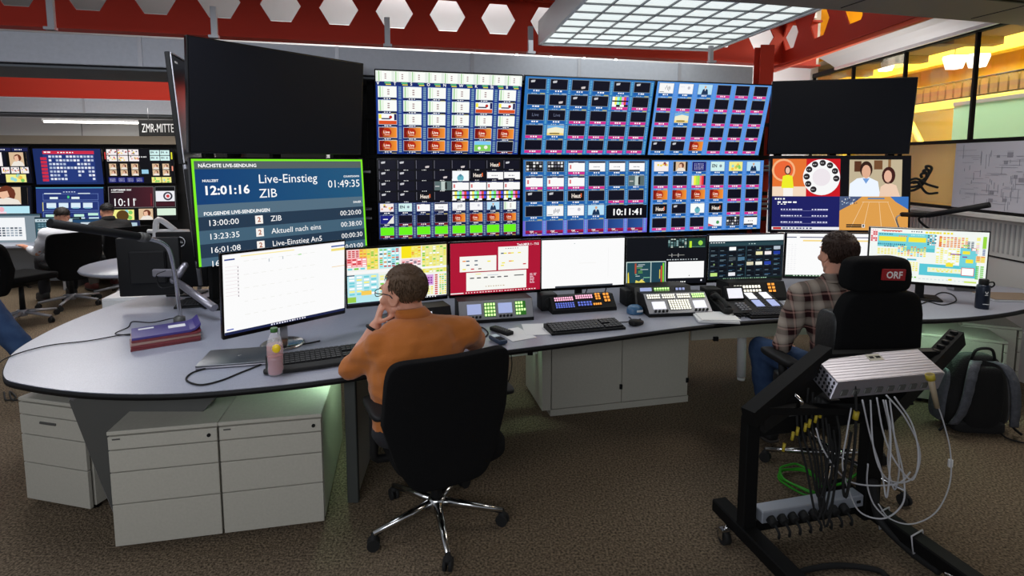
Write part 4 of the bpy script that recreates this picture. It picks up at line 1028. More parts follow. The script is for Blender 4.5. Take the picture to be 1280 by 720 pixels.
rk = mat('key_pink_glow', (.9, .6, .7), .4, emit=(.95, .72, .82), es=.9); bk_ = mat('key_blue_glow', (.3, .4, .8), .4, emit=(.45, .5, .85), es=.5); ok_ = mat('key_orange_glow', (.9, .6, .2), .4, emit=(.98, .62, .25), es=.8)
def pp2(plate, keys, F, t, M_):
    keys('keypad', -.13, .080, .13, .030, 9, 2, rk, M['black']); keys('keypad', .01, .088, .12, .030, 8, 2, rk, M['black']); keys('keypad', -.13, .035, .13, .040, 8, 3, bk_, M['black']); keys('keypad', .005, .038, .10, .036, 5, 2, bk_, M['black'])
    keys('keypad', .105, .085, .04, .05, 2, 3, ok_, M['black']); keys('keypad', .165, .075, .045, .07, 2, 3, ok_, M['black']); keys('keypad', .09, .03, .06, .02, 4, 1, ok_, M['black'])
panel('intercom_panel', 'black intercom panel with rows of pink and blue keys, left of the middle', (.47, 3.42), .24, .44, .105, .75, pp2, face='black', dep=.08)
def pp3a(plate, keys, F, t, M_):
    plate('display', -.12, .09, .08, .055, lcd, .004, .007); keys('keypad', -.01, .09, .11, .055, 6, 3, gkey, gback); keys('keypad', .12, .09, .07, .05, 3, 2, lcd, M['black'])
panel('router_panel', 'control panel with green keys standing behind the silver one, under the four-part screen', (1.01, 3.53), .16, .40, .125, .35, pp3a, face='dgrey')
wk = mat('key_white_glow', (.95, .95, .9), .4, emit=(1, .98, .92), es=.75)
def pp3(plate, keys, F, t, M_):
    for k, mm in enumerate((ok_, wk, wk, gkey)): keys('keypad', -.15 + k * .10, .125, .088, .036, 6, 2, mm if k else wk, M['dgrey'])
    plate('display', -.13, .06, .085, .055, lcdw, .004, .007); plate('display', .14, .06, .08, .055, lcdw, .004, .007); keys('keypad', .005, .06, .14, .075, 8, 5, wk, M['dgrey'])
    knobs(F, t, (-.165, -.14, -.115, -.09, .10, .125, .15, .175), .016)
panel('router_panel', 'silver control panel with two pale displays and white lit keys, behind the notepad', (1.06, 3.33), .13, .42, .155, .85, pp3, M['black'], 'silver', .10)
def pp4(plate, keys, F, t, M_):
    keys('keypad', -.08, .07, .20, .06, 9, 2, wk, M['black']); keys('keypad', .10, .075, .06, .07, 2, 3, ok_, M['black']); knobs(F, t, (-.15, -.12), .02)
panel('intercom_panel', 'black intercom panel behind the telephone, under the dark teal monitor', (1.72, 3.70), .12, .42, .12, .5, pp4, face='black')

# telephone with key modules
t = thing('desk_telephone', 'black desk telephone with a tilted white display, right of the silver control panel', 'telephone', (1.44, 3.42, DESK + .001), .12)
MB().prism([(-.10, 0), (.10, 0), (.10, .07), (-.10, .025)], -.13, .11, 'x').build('base', M['black'], t)
MB().at((.03, .085, .105), (-.5, 0, 0)).box((0, 0, 0), (.13, .02, .09), .004).build('display_housing', M['black'], t)
MB().at((.03, .073, .106), (-.5, 0, 0)).box((0, 0, 0), (.10, .004, .066)).build('display', lcdw, t)
b = MB(); b.tube([(-.105, -.10, .055), (-.10, -.05, .075), (-.095, .02, .085), (-.10, .09, .095)], [.018, .013, .013, .018], 10, sub=4).ell((-.105, -.10, .045), (.026, .028, .02)).ell((-.10, .09, .085), (.026, .028, .02)); b.build('receiver', M['rubber'], t)
b = MB()
for i in range(3):
    for j in range(4): b.box((.005 + i * .024, -.07 + j * .026, .036 + .0058 * j), (.015, .014, .008))
b.build('buttons', M['silver'], t)
b = MB(); pts = [(-.11, -.1, .02)] + [(-.10 + k * .012, -.125 + .010 * math.cos(k * 2.2), .014 + .010 * math.sin(k * 2.2)) for k in range(16)]; b.tube(pts, .004, 6, sub=2).build('coiled_cord', M['black'], t)
t = thing('telephone_module', 'black telephone key module with pale blue label strips, right of the telephone', 'key module', (1.66, 3.53, DESK + .001), .12)
MB().prism([(-.10, 0), (.10, 0), (.10, .085), (-.10, .025)], -.10, .10, 'x').build('base', M['black'], t)
for x in (-.06, .045):
    for y in (-.045, .045): MB().at((x, y, .0583 + .3 * y), (.2915, 0, 0)).box((0, 0, 0), (.055, .075, .004)).build('label_strip', lcd if y < 0 else lcdw, t)
b = MB()
for x in (-.02, .085):
    for k in range(8): b.box((x, -.08 + k * .022, .0565 + .3 * (-.08 + k * .022)), (.012, .012, .01))
b.build('keys', M['dgrey'], t)

# papers and notepad
t = thing('notepad', 'white notepad lying at the desk edge right of the silver control panel', 'notepad', (1.25, 3.27, DESK + .001), -.12)
MB().box((0, 0, .008), (.24, .20, .014), .002).build('pages', M['paper'], t)
MB().at((.01, .005, .0185), (0, 0, .06)).box((0, 0, 0), (.23, .19, .003)).build('top_sheet', M['paper'], t)
for i, (x, y, r, lab) in enumerate(((.02, 2.97, .5, 'loose white sheet of paper behind the handheld telephone'), (.14, 3.06, .1, 'loose white sheet of paper left of the middle keyboard'), (1.98, 3.62, .3, 'loose white sheet behind the wide keyboard, beside the person in plaid'))):
    o = MB().box((0, 0, 0), (.15, .21, .0012)).build('paper_sheet', M['paper']); o.location = (x, y, DESK + .002 + i * .0004); o.rotation_euler = (0, 0, r); tag(o, lab, 'paper', 'loose papers on the desk')

# stack of folders on the left desk
fp = Vector((-1.875, 2.86)); fr_ = .60
cols = [(.42, .14, .16), (.45, .16, .18), (.62, .50, .46), (.44, .15, .17), (.24, .20, .48)]
for k in range(5):
    t = thing('document_folder', ['red folder, lowest of the stack under the curved lamp', 'red folder, second from the bottom of the stack under the curved lamp', 'pale folder in the middle of the stack under the curved lamp', 'red folder directly under the blue one on the stack', 'dark blue folder with two white labels on top of the stack'][k], 'folder', (fp.x + .006 * (k % 2), fp.y + .004 * k, DESK + .001 + k * .0128), fr_ + (.03, -.02, .02, -.03, .01)[k], 'folders stacked on the left desk')
    fm = mat('folder_%d' % k, cols[k], .35)
    def bend(v, k=k): return (v.x, v.y, v.z + (.035 * max(0, (v.x - .10) / .06) ** 2 if k == 4 else .012 * max(0, (v.x - .11) / .05) ** 2 * (k > 2)))
    b = MB(); nxx = 12; vs = []
    for i in range(nxx + 1):
        x = -.155 + .31 * i / nxx
        for (y, z) in ((-.105, 0), (.105, 0), (.105, .0118), (-.105, .0118)): vs.append(bend(Vector((x, y, z))))
    b.add(vs, [(4 * i + a, 4 * i + (a + 1) % 4, 4 * i + 4 + (a + 1) % 4, 4 * i + 4 + a) for i in range(nxx) for a in range(4)] + [(0, 1, 2, 3), tuple(4 * nxx + q for q in (3, 2, 1, 0))]); b.build('cover', fm, t)
    if k == 4:
        for x, y, w_, h_ in ((-.09, .06, .07, .025), (.05, .02, .08, .055)): MB().box((x, y, .0125), (w_, h_, .0014)).build('label', M['paper'], t)
# laptop (closed) with cable
t = thing('laptop', 'closed silver laptop lying in front of the big white monitor', 'laptop', (-1.335, 2.585, DESK + .001), .22)
MB().box((0, 0, .006), (.325, .225, .011), .004, 2).build('base', M['alu'], t)
MB().box((0, 0, .0155), (.325, .225, .006), .002, 2).build('lid', mat('laptop_lid', (.42, .43, .45), .35, .8), t)
MB().cone((0, 0, .0188), .011, (0, 0, .0192), .011, 16).build('lid_emblem', M['chrome'], t)
# pink drink bottle
t = thing('drink_bottle', 'plastic bottle of pink drink with a green cap and a lemon on its label', 'bottle', (-1.075, 2.395, DESK + .001), .2)
pet = mat('clear_plastic', (.95, .95, .97), .05, trans=.0, alpha=.28)
MB().lathe([(.030, 0), (.034, .008), (.034, .03), (.032, .05), (.034, .07), (.034, .125), (.033, .145), (.026, .172), (.0155, .192), (.0135, .197), (.0135, .205)], n=24).build('bottle_body', pet, t)
MB().lathe([(.029, .004), (.0325, .01), (.0325, .03), (.0305, .05), (.0325, .07), (.0325, .088), (.0, .0881)], n=24).build('drink', mat('pink_drink', (.62, .26, .27), .15), t)
MB().lathe([(.0335, .085), (.0347, .086), (.0347, .138), (.0335, .139)], n=24).build('label', mat('lemon_label', (.85, .62, .60), .3, alpha=.35), t)
MB().ell((.012, -.029, .128), (.019, .010, .020)).build('lemon', mat('lemon_yellow', (.96, .82, .12), .4), t)
MB().lathe([(.0155, .197), (.016, .199), (.016, .214), (.015, .216)], n=20).build('cap', mat('green_cap', (.22, .42, .20), .4), t)
# water bottle, notebook, charger at the right
t = thing('water_bottle', 'dark blue water bottle at the right end of the desk', 'bottle', (3.105, 3.52, DESK + .001), -.3)
MB().lathe([(.036, 0), (.038, .004), (.038, .14), (.034, .155), (.022, .162)], n=24).build('bottle_body', mat('navy_metal', (.07, .11, .18), .35, .3), t)
MB().lathe([(.026, .158), (.027, .162), (.027, .19), (.024, .195)], n=20).build('cap', M['black'], t)
MB().tube([(.022, 0, .172), (.05, 0, .178), (.058, 0, .16), (.045, 0, .145), (.036, 0, .15)], .005, 8, sub=4).build('carry_loop', M['black'], t)
b = MB(); 
for a in (-.35, .35): b.box((.004 + a * .012, -.0388, .11), (.004, .002, .018), 0, 1, (0, a, 0))
b.box((.004, -.0388, .095), (.016, .002, .004)).box((.004, -.0388, .035), (.035, .002, .004)); b.build('emblem', M['white'], t)
t = thing('notebook', 'brown covered notebook lying at the right edge of the desk', 'notebook', (3.52, 3.78, DESK + .001), -.12)
MB().box((0, 0, .008), (.33, .22, .014), .002).build('pages', M['paper'], t); MB().box((0, 0, .0165), (.335, .225, .003)).build('cover', mat('brown_cover', (.50, .43, .36), .6), t)
t = thing('speaker_bar', 'small grey box lying behind the blue water bottle', 'box', (3.42, 4.02, DESK + .001), -.1)
MB().box((0, 0, .02), (.24, .07, .038), .006, 2).build('case', M['silver'], t); MB().box((0, -.037, .02), (.22, .002, .024)).build('grille', M['dgrey'], t)
t = thing('computer_box', 'white box under the monitor arm behind the big white monitor', 'box', (-1.56, 3.12, DESK + .001), .75)
MB().box((0, 0, .088), (.20, .15, .172), .004).build('case', M['cab'], t); MB().box((0, 0, .178), (.21, .16, .008), .002).build('lid', M['dgrey'], t)

# black loud speakers / monitor risers between panels
for i, (x, y, r, lab) in enumerate(((.23, 3.50, .24, 'under the dark red monitor, right of the green-keyed panel'), (.80, 3.62, .2, 'under the four-part monitor, left of the green-keyed panel'), (1.36, 3.66, .1, 'behind the telephone, under the dark teal monitor'))):
    t = thing('desk_speaker', 'small black loudspeaker ' + lab, 'speaker', (x, y, DESK + .001), r, 'black speakers on the desk')
    MB().box((0, 0, .055), (.11, .11, .108), .008, 2).build('cabinet', M['black'], t); MB().cone((0, -.056, .055), .038, (0, -.060, .055), .034, 18).build('cone_driver', M['rubber'], t)

# ------------------------------------------------------------------ cables
def cable(label, pts, r=.0035, m='rubber', sub=6, group='cables on the desk', name='cable'):
    o = MB().tube(pts, r, 7, sub=sub).build(name, M[m]); return tag(o, label, 'cable', group)
def on(px, py, z=.745): return tuple(atz(px, py, z))
cable('thin black cable crossing the left desk and hanging from its tip to the floor', [(-2.47, 2.42, .02), (-2.53, 2.47, .3), (-2.50, 2.46, .55), (-2.46, 2.50, .72), on(14, 445), on(60, 432), on(110, 426), on(150, 419), on(170, 417)], .003)
cable('thin black cable wriggling from the folders to the foot of the curved lamp', [on(165, 419), on(144, 417), on(160, 409), on(166, 402), on(190, 403), on(215, 398), on(224, 399)], .003)
cable('black cable looping in front of the closed laptop', [on(262, 459), on(240, 466), on(233, 475), on(250, 481), on(275, 476), on(300, 466), on(325, 456), on(345, 446), on(350, 433), on(380, 430), on(400, 426)], .004)
cable('coil of thin cable lying on the floor at the far left', [tuple(atz(5, 490, .01)), tuple(atz(8, 500, .01)), tuple(atz(20, 497, .01)), tuple(atz(12, 489, .01)), tuple(atz(16, 500, .01)), tuple(atz(30, 498, .01))], .005, group='cables on the floor')
cable('black cables tangled under the right end monitor', [on(1150, 372), on(1165, 378), on(1180, 381), on(1195, 376), on(1190, 368), on(1175, 366), on(1160, 376), on(1148, 381)], .004)
cable('thin cable from the blue domed device to the middle keyboard', [on(772, 403), on(785, 402), on(789, 399), on(786, 396)], .003)
cable('black cable looping beside the shoulder of the person in orange', [on(598, 420), on(606, 421), on(610, 416), on(604, 410), on(595, 408)], .004)
cable('black cable lying on the floor right of the backpack', [tuple(atz(1250, 541, .01)), tuple(atz(1262, 549, .01)), tuple(atz(1290, 556, .01))], .005, group='cables on the floor')
cable('cable hanging below the desk left of the two-door cabinet', [(-.03, 3.0, .712), (.0, 3.02, .55), (-.04, 3.05, .40), (-.10, 3.1, .45), (-.12, 3.15, .70)], .003)
for i in range(4):
    x = (-.30, -.20, .52, .66)[i]; y = (3.44, 3.50, 3.80, 3.82)[i]
    cable('short black cable hanging behind the monitors, ' + ['left of two under the red screen', 'right of two under the red screen', 'left of two under the white screen', 'right of two under the white screen'][i], [(x, y, .90), (x + .02, y + .02, .82), (x, y, .746), (x + .05, y - .04, .745)], .004)

# ------------------------------------------------------------------ task lamps
t = thing('desk_lamp', 'desk lamp with a curved chrome pole and long black head on the left desk', 'lamp', (-2.01, 3.21, DESK), 0)
MB().lathe([(.03, 0), (.032, .004), (.032, .03), (.014, .04)], n=18).build('clamp', M['dgrey'], t)
lp = [aty(px, py, y) - Vector((-2.01, 3.21, DESK)) for px, py, y in ((226, 400, 3.21), (221, 360, 3.19), (216, 330, 3.15), (211, 312, 3.10), (203, 304, 3.04), (192, 300, 2.98), (180, 298, 2.92))]
MB().tube(lp, .0115, 10, sub=5).build('pole', M['chrome'], t)
h0, h1 = aty(182, 297, 2.92) - Vector((-2.01, 3.21, DESK)), aty(62, 279, 2.45) - Vector((-2.01, 3.21, DESK))
MB().tube([h0, h1], .021, 12).build('lamp_head', M['black'], t)
MB().rcone(h0 - (h1 - h0).normalized() * .0, .026, h0 + (h1 - h0) * .06, .026).build('end_cap', M['dgrey'], t)
t = thing('desk_lamp', 'desk lamp with a long black head in front of the floor plan', 'lamp', (3.40, 4.12, DESK), 0)
MB().lathe([(.03, 0), (.032, .004), (.032, .03), (.014, .04)], n=18).build('clamp', M['dgrey'], t)
O = Vector((3.40, 4.12, DESK))
a_, b_, c_, d_ = aty(1128, 268, 4.6) - O, aty(1160, 269, 4.3) - O, aty(1237, 256, 3.95) - O, aty(1160, 320, 4.2) - O
MB().tube([(0, 0, .03), (-.02, .02, .3), tuple(a_ * .3 + b_ * .7 + Vector((0, 0, -.05))), tuple(b_)], .009, 8, sub=5).build('pole', M['steel'], t)
MB().tube([tuple(b_), tuple(c_)], .021, 12).build('lamp_head', M['black'], t)
MB().rcone(tuple(a_), .02, tuple(b_), .02).build('joint', M['steel'], t)
MB().tube([tuple(a_), tuple(a_ + Vector((-.05, 0, -.03))), tuple(a_ + Vector((-.02, 0, -.12)))], .006, 8, sub=4).build('cord', M['silver'], t)

# arm with black flat units seen from behind (left desk)
t = thing('rear_facing_monitor', 'black square monitor seen from behind on a grey swivel arm at the left desk', 'monitor', (-1.60, 3.24, DESK), 0)
O = Vector((-1.60, 3.24, DESK))
cc_ = aty(186, 334, 3.50) - O
b = MB().at(tuple(cc_), (0.02, 0, .18)); b.box((0, .02, 0), (.375, .035, .385), .008, 2).box((0, -.006, 0), (.22, .03, .22), .01); b.build('housing', M['black'], t)
J1, J2, J3 = aty(231, 332, 3.42) - O, aty(218, 350, 3.40) - O, aty(268, 385, 3.22) - O
b = MB().at(); b.rcone(tuple(J1), .022, tuple(J2), .026); b.build('arm_joint', M['alu'], t)
b = MB().at(); b.box(((J1.x + J2.x) / 2 - .09, (J1.y + J2.y) / 2, (J1.z + J2.z) / 2), (.16, .03, .05), .008); b.build('mount_plate', M['alu'], t)
b = MB(); b.tube([tuple(J2), tuple((J2 + J3) / 2 + Vector((0, 0, .0))), tuple(J3)], [.020, .023, .025], 8); b.build('arm', M['alu'], t)
MB().tube([tuple(J2 + Vector((-.05, 0, .06))), tuple(J2 + Vector((-.11, 0, .03))), tuple(J2 + Vector((-.09, 0, -.05))), tuple(J2 + Vector((0, 0, -.04)))], .006, 8, sub=5).build('cable_loop', M['black'], t)
MB().tube([(.04, -.01, .16), (.04, -.01, 0)], .018, 10).box((.04, -.01, .006), (.12, .10, .012), .003).build('arm_base', M['chrome'], t)
cd = aty(222, 325, 3.85)
t = thing('rear_facing_monitor', 'black monitor seen from behind with a round white maker mark, behind the swivel arm', 'monitor', (cd.x + .02, 3.86, DESK), 0)
zc = cd.z - DESK
MB().box((0, .02, zc), (.36, .035, .40), .01, 2).box((0, .06, zc / 2), (.06, .03, zc), .004).box((0, .05, .006), (.22, .16, .012), .003).build('housing', M['black'], t)
b = MB().at((.0, -.001, zc + .13)); ring = [(.034 * math.cos(2 * PI * k / 28), 0, .034 * math.sin(2 * PI * k / 28)) for k in range(28)]
b.tube(ring, .003, 6, close=True)
vs, fs = text_geo('DELL', True); b.add([((x - 1.18) * .021, -.002, (y - .35) * .021) for x, y in vs], fs); b.build('emblem', mat('emblem_white', (.85, .85, .86), .5), t)
t = thing('black_wedge', 'low black wedge-shaped stand at the back of the left desk', 'stand', (-1.80, 3.60, DESK + .001), .25)
MB().prism([(-.11, 0), (.11, 0), (.11, .05), (-.11, .012)], -.16, .16, 'x').build('body', M['black'], t)
# hooked black cable bundle behind the right display
for i, dz in enumerate((.0, .035, .075)):
    q0 = aty(1135, 236, 4.98) + Vector((0, 0, dz - .02))
    q = [q0, q0 + Vector((.06, 0, .01)), q0 + Vector((.12, 0, .05)), q0 + Vector((.16, 0, .12)), q0 + Vector((.15, 0, .17 - dz * .3)), q0 + Vector((.11, 0, .15)), q0 + Vector((.12, 0, .12))]
    q = [v + Vector((.02 * i, 0, 0)) for v in q]
    o = MB().tube([tuple(v) for v in q], .012, 8, sub=5).build('hook', M['rubber']); tag(o, 'black curled cable hook sticking out right of the tennis display, ' + ['lowest', 'middle', 'topmost'][i] + ' of the three', 'hook', 'cable hooks right of the display')
for i in range(2):
    q0 = aty(1135, 226 + i * 4, 4.97)
    o = MB().tube([tuple(q0), tuple(q0 + Vector((.08, 0, .02))), tuple(q0 + Vector((.16, -.02, -.03 - i * .05))), tuple(q0 + Vector((.26, -.02, -.06 - i * .02)))], .011, 8, sub=4).build('hook', M['rubber']); tag(o, 'black cable stub pointing right below the curled hooks, ' + ['upper', 'lower'][i] + ' one', 'hook', 'cable hooks right of the display')
# ================================================================== bodies
def remesh(mb, name, mats, parent, voxel, sm=6, disp=None, fac=.6):
    me = mb.mesh(name + '_raw', mats); o = bpy.data.objects.new(name + '_raw', me); COL.objects.link(o)
    r = o.modifiers.new('r', 'REMESH'); r.mode = 'VOXEL'; r.voxel_size = voxel; r.use_smooth_shade = True
    if sm: s_ = o.modifiers.new('s', 'SMOOTH'); s_.factor = fac; s_.iterations = sm
    dg = bpy.context.evaluated_depsgraph_get()
    me2 = bpy.data.meshes.new_from_object(o.evaluated_get(dg)); me2.name = name
    bpy.data.objects.remove(o); bpy.data.meshes.remove(me)
    if disp:
        for v in me2.vertices: v.co += v.normal * disp(v.co)
    me2.materials.clear()
    for m in (mats if isinstance(mats, (list, tuple)) else [mats]): me2.materials.append(m)
    me2.polygons.foreach_set('use_smooth', [True] * len(me2.polygons))
    o2 = bpy.data.objects.new(name, me2); COL.objects.link(o2); o2.parent = parent
    return o2
def hand(b, wrist, d, nrm, curl=.5, s=1., right=True):
    """d: direction of the palm, nrm: back-of-hand normal"""
    d = Vector(d).normalized(); nrm = Vector(nrm); nrm = (nrm - d * nrm.dot(d)).normalized(); side = d.cross(nrm) * (1 if right else -1)
    w = Vector(wrist)
    for k in (-1.5, -.5, .5, 1.5):
        b.rcone(w + d * .015 * s + side * k * .011 * s, .013 * s, w + d * .088 * s + side * k * .0185 * s, .0105 * s, 8)
    Ls = (.9, 1.0, 1.05, .82)
    for k in range(4):
        kk = k - 1.5; p = w + d * .088 * s + side * kk * .0185 * s; a = 0
        for j, ln in enumerate((.038, .025, .020)):
            a += curl * (.55 if j == 0 else .75)
            q = p + (d * math.cos(a) - nrm * math.sin(a)) * ln * Ls[3 - k] * s
            b.rcone(p, (.0092 - .0008 * j) * s, q, (.0086 - .0008 * j) * s, 8); p = q
    p = w + d * .025 * s - side * .022 * s; td = (d * .6 - side * .75 - nrm * .25 * (1 + curl)).normalized()
    for j, ln in enumerate((.038, .030, .024)):
        q = p + td * ln * s; b.rcone(p, (.012 - .001 * j) * s, q, (.011 - .001 * j) * s, 8); p = q; td = (td + d * .5 - nrm * .3 * curl).normalized()
def head_frame(c, yaw, pitch=0, roll=0):
    return Matrix.Translation(c) @ Euler((pitch, roll, yaw)).to_matrix().to_4x4()
def head_prims(b, Fm, s=1.):
    b.M = Fm @ Matrix.Scale(s, 4)
    b.ell((0, -.018, .030), (.076, .094, .083)); b.ell((0, .035, -.005), (.066, .062, .075)); b.ell((0, .040, -.055), (.054, .052, .055))
    b.rcone((-.048, -.0, -.055), .018, (-.018, .068, -.098), .017); b.rcone((.048, 0, -.055), .018, (.018, .068, -.098), .017); b.ell((0, .075, -.098), (.024, .018, .018))
    b.rcone((0, .092, .012), .008, (0, .113, -.026), .0115); b.ell((-.011, .102, -.030), (.008, .010, .007)); b.ell((.011, .102, -.030), (.008, .010, .007))
    b.rcone((-.035, .082, .026), .011, (.035, .082, .026), .011)
    for sx in (-1, 1):
        b.ell((sx * .031, .082, .004), (.012, .010, .008)); b.ell((sx * .042, .072, -.030), (.022, .020, .018))
        ring = [(sx * (.0765 + .006 * math.cos(a)), -.012 + .019 * math.cos(a) - .004, -.008 + .031 * math.sin(a) - .004 * math.cos(a)) for a in [2 * PI * k / 14 for k in range(14)]]
        b.tube(ring, .0052, 7, close=True); b.ell((sx * .073, -.010, -.010), (.007, .016, .025)); b.ell((sx * .078, -.006, -.036), (.006, .008, .009))
    b.rcone((-.018, .092, -.058), .0065, (.018, .092, -.058), .0065); b.rcone((-.014, .092, -.067), .007, (.014, .092, -.067), .007)
    b.M = Matrix.Identity(4)
def face_details(Fm, parent, s=1., glasses=False, brow=(.2, .12, .08)):
    b = MB(); b.M = Fm @ Matrix.Scale(s, 4)
    for sx in (-1, 1): b.mi(0).ell((sx * .031, .0855, .004), (.0095, .008, .006)); b.mi(1).ell((sx * .031, .0925, .004), (.004, .002, .004)); b.mi(1).rcone((sx * .018, .0955, .0235), .0032, (sx * .046, .088, .0245), .0024)
    b.build('eyes', [mat('eye_white', (.9, .88, .85), .3), mat('eye_dark', brow, .4)], parent)
def hair_piece(Fm, parent, col, hl, s=1., length=.016, n=900, seed=1, top=.006):
    """cap over the cranium plus fine tufts; hl(dir)->bool keeps hair where True"""
    rnd = random.Random(seed); b = MB(); b.M = Fm @ Matrix.Scale(s, 4)
    C = Vector((0, -.018, .030)); R = Vector((.076, .094, .083))
    N_, M_ = 40, 26; idx = {}; vs = []; fs = []
    def pt(d, off): return C + Vector((d.x * (R.x + off), d.y * (R.y + off), d.z * (R.z + off)))
    def below(d, p):     # let the back hair follow the nape instead of curving under the skull
        if d.z < -.35: p = Vector((p.x * (1 + .10 * (-d.z - .35)), p.y, p.z)); 
        return p
    dirs = []
    for i in range(M_ + 1):
        t_ = PI * i / M_
        for k in range(N_):
            a = 2 * PI * k / N_; dirs.append(Vector((math.sin(t_) * math.cos(a), math.sin(t_) * math.sin(a), math.cos(t_))))
    for d in dirs: vs.append(below(d, pt(d, top + .004 * noise.noise(d * 5) + .004 * max(0, d.z))))
    for i in range(M_):
        for k in range(N_):
            q = (i * N_ + k, (i + 1) * N_ + k, (i + 1) * N_ + (k + 1) % N_, i * N_ + (k + 1) % N_)
            if all(hl(dirs[j]) for j in q): fs.append(q)
    b.add(vs, fs, True)
    for _ in range(n):
        d = Vector((rnd.gauss(0, 1), rnd.gauss(0, 1), rnd.gauss(0, 1))).normalized()
        if not hl(d): continue
        p = below(d, pt(d, top - .001)); down = Vector((0, -.25, -1)) if d.z < .55 else Vector((rnd.uniform(-.6, .6), rnd.uniform(.2, 1), .1))
        tg = (down - d * down.dot(d)).normalized(); tg = (tg + Vector((rnd.uniform(-.22, .22), rnd.uniform(-.22, .22), rnd.uniform(-.1, .1)))); tg = (tg - d * tg.dot(d)).normalized()
        sd = tg.cross(d).normalized() * rnd.uniform(.0018, .0035); L_ = length * rnd.uniform(.6, 1.4)
        m1 = p + tg * L_ * .5 + d * .0025; m2 = p + tg * L_ + d * (rnd.uniform(-.002, .0015) + max(0, d.z) * rnd.uniform(0, .010))
        b.add([p - sd, p + sd, m1 + sd * .8, m1 - sd * .8, m2, p + d * .003, m1 + d * .0025], [(0, 1, 2, 3), (3, 2, 4), (0, 5, 6, 3), (5, 1, 2, 6), (3, 6, 4), (6, 2, 4)], True)
    return b.build('hair', mat('hair_%s' % seed, col, .55, bump=(400, .3), spec=.3), parent)

def limb(b, pts, rad, inf=0.):
    for (p, q), (r, t_) in zip(zip(pts, pts[1:]), zip(rad, rad[1:])): b.rcone(p, r + inf, q, t_ + inf, 12)
def torso(b, J, inf=0., fat=1.):
    """J: pelvis, waist, chest, neck, shl, shr; right vector"""
    P, W, C, N, A, B_ = (Vector(J[k]) for k in ('pelvis', 'waist', 'chest', 'neck', 'shl', 'shr'))
    rt = (B_ - A); rt.z = 0; rt.normalize(); fw = Vector((-rt.y, rt.x, 0)); yaw = math.atan2(rt.y, rt.x)
    up = (N - P).normalized(); tilt = math.atan2(up.dot(fw), up.z)
    rot = (-tilt, 0, yaw)
    b.ell(P, (.165 * fat + inf, .125 * fat + inf, .12 + inf), rot, 20, 12); b.ell(W, (.150 * fat + inf, .118 * fat + inf, .15 + inf), rot, 20, 12)
    b.ell((P + W) / 2, (.160 * fat + inf, .124 * fat + inf, .14 + inf), rot, 20, 12)
    b.ell(C, (.165 * fat + inf, .115 * fat + inf, .16 + inf), rot, 20, 12); b.ell((C + W) / 2, (.160 * fat + inf, .118 * fat + inf, .15 + inf), rot, 20, 12)
    m_ = (A + B_) / 2 * .6 + N * .4
    b.rcone(A, .056 + inf, m_, .070 + inf); b.rcone(B_, .056 + inf, m_, .070 + inf); b.rcone(A, .060 + inf, C, .085 + inf); b.rcone(B_, .060 + inf, C, .085 + inf)
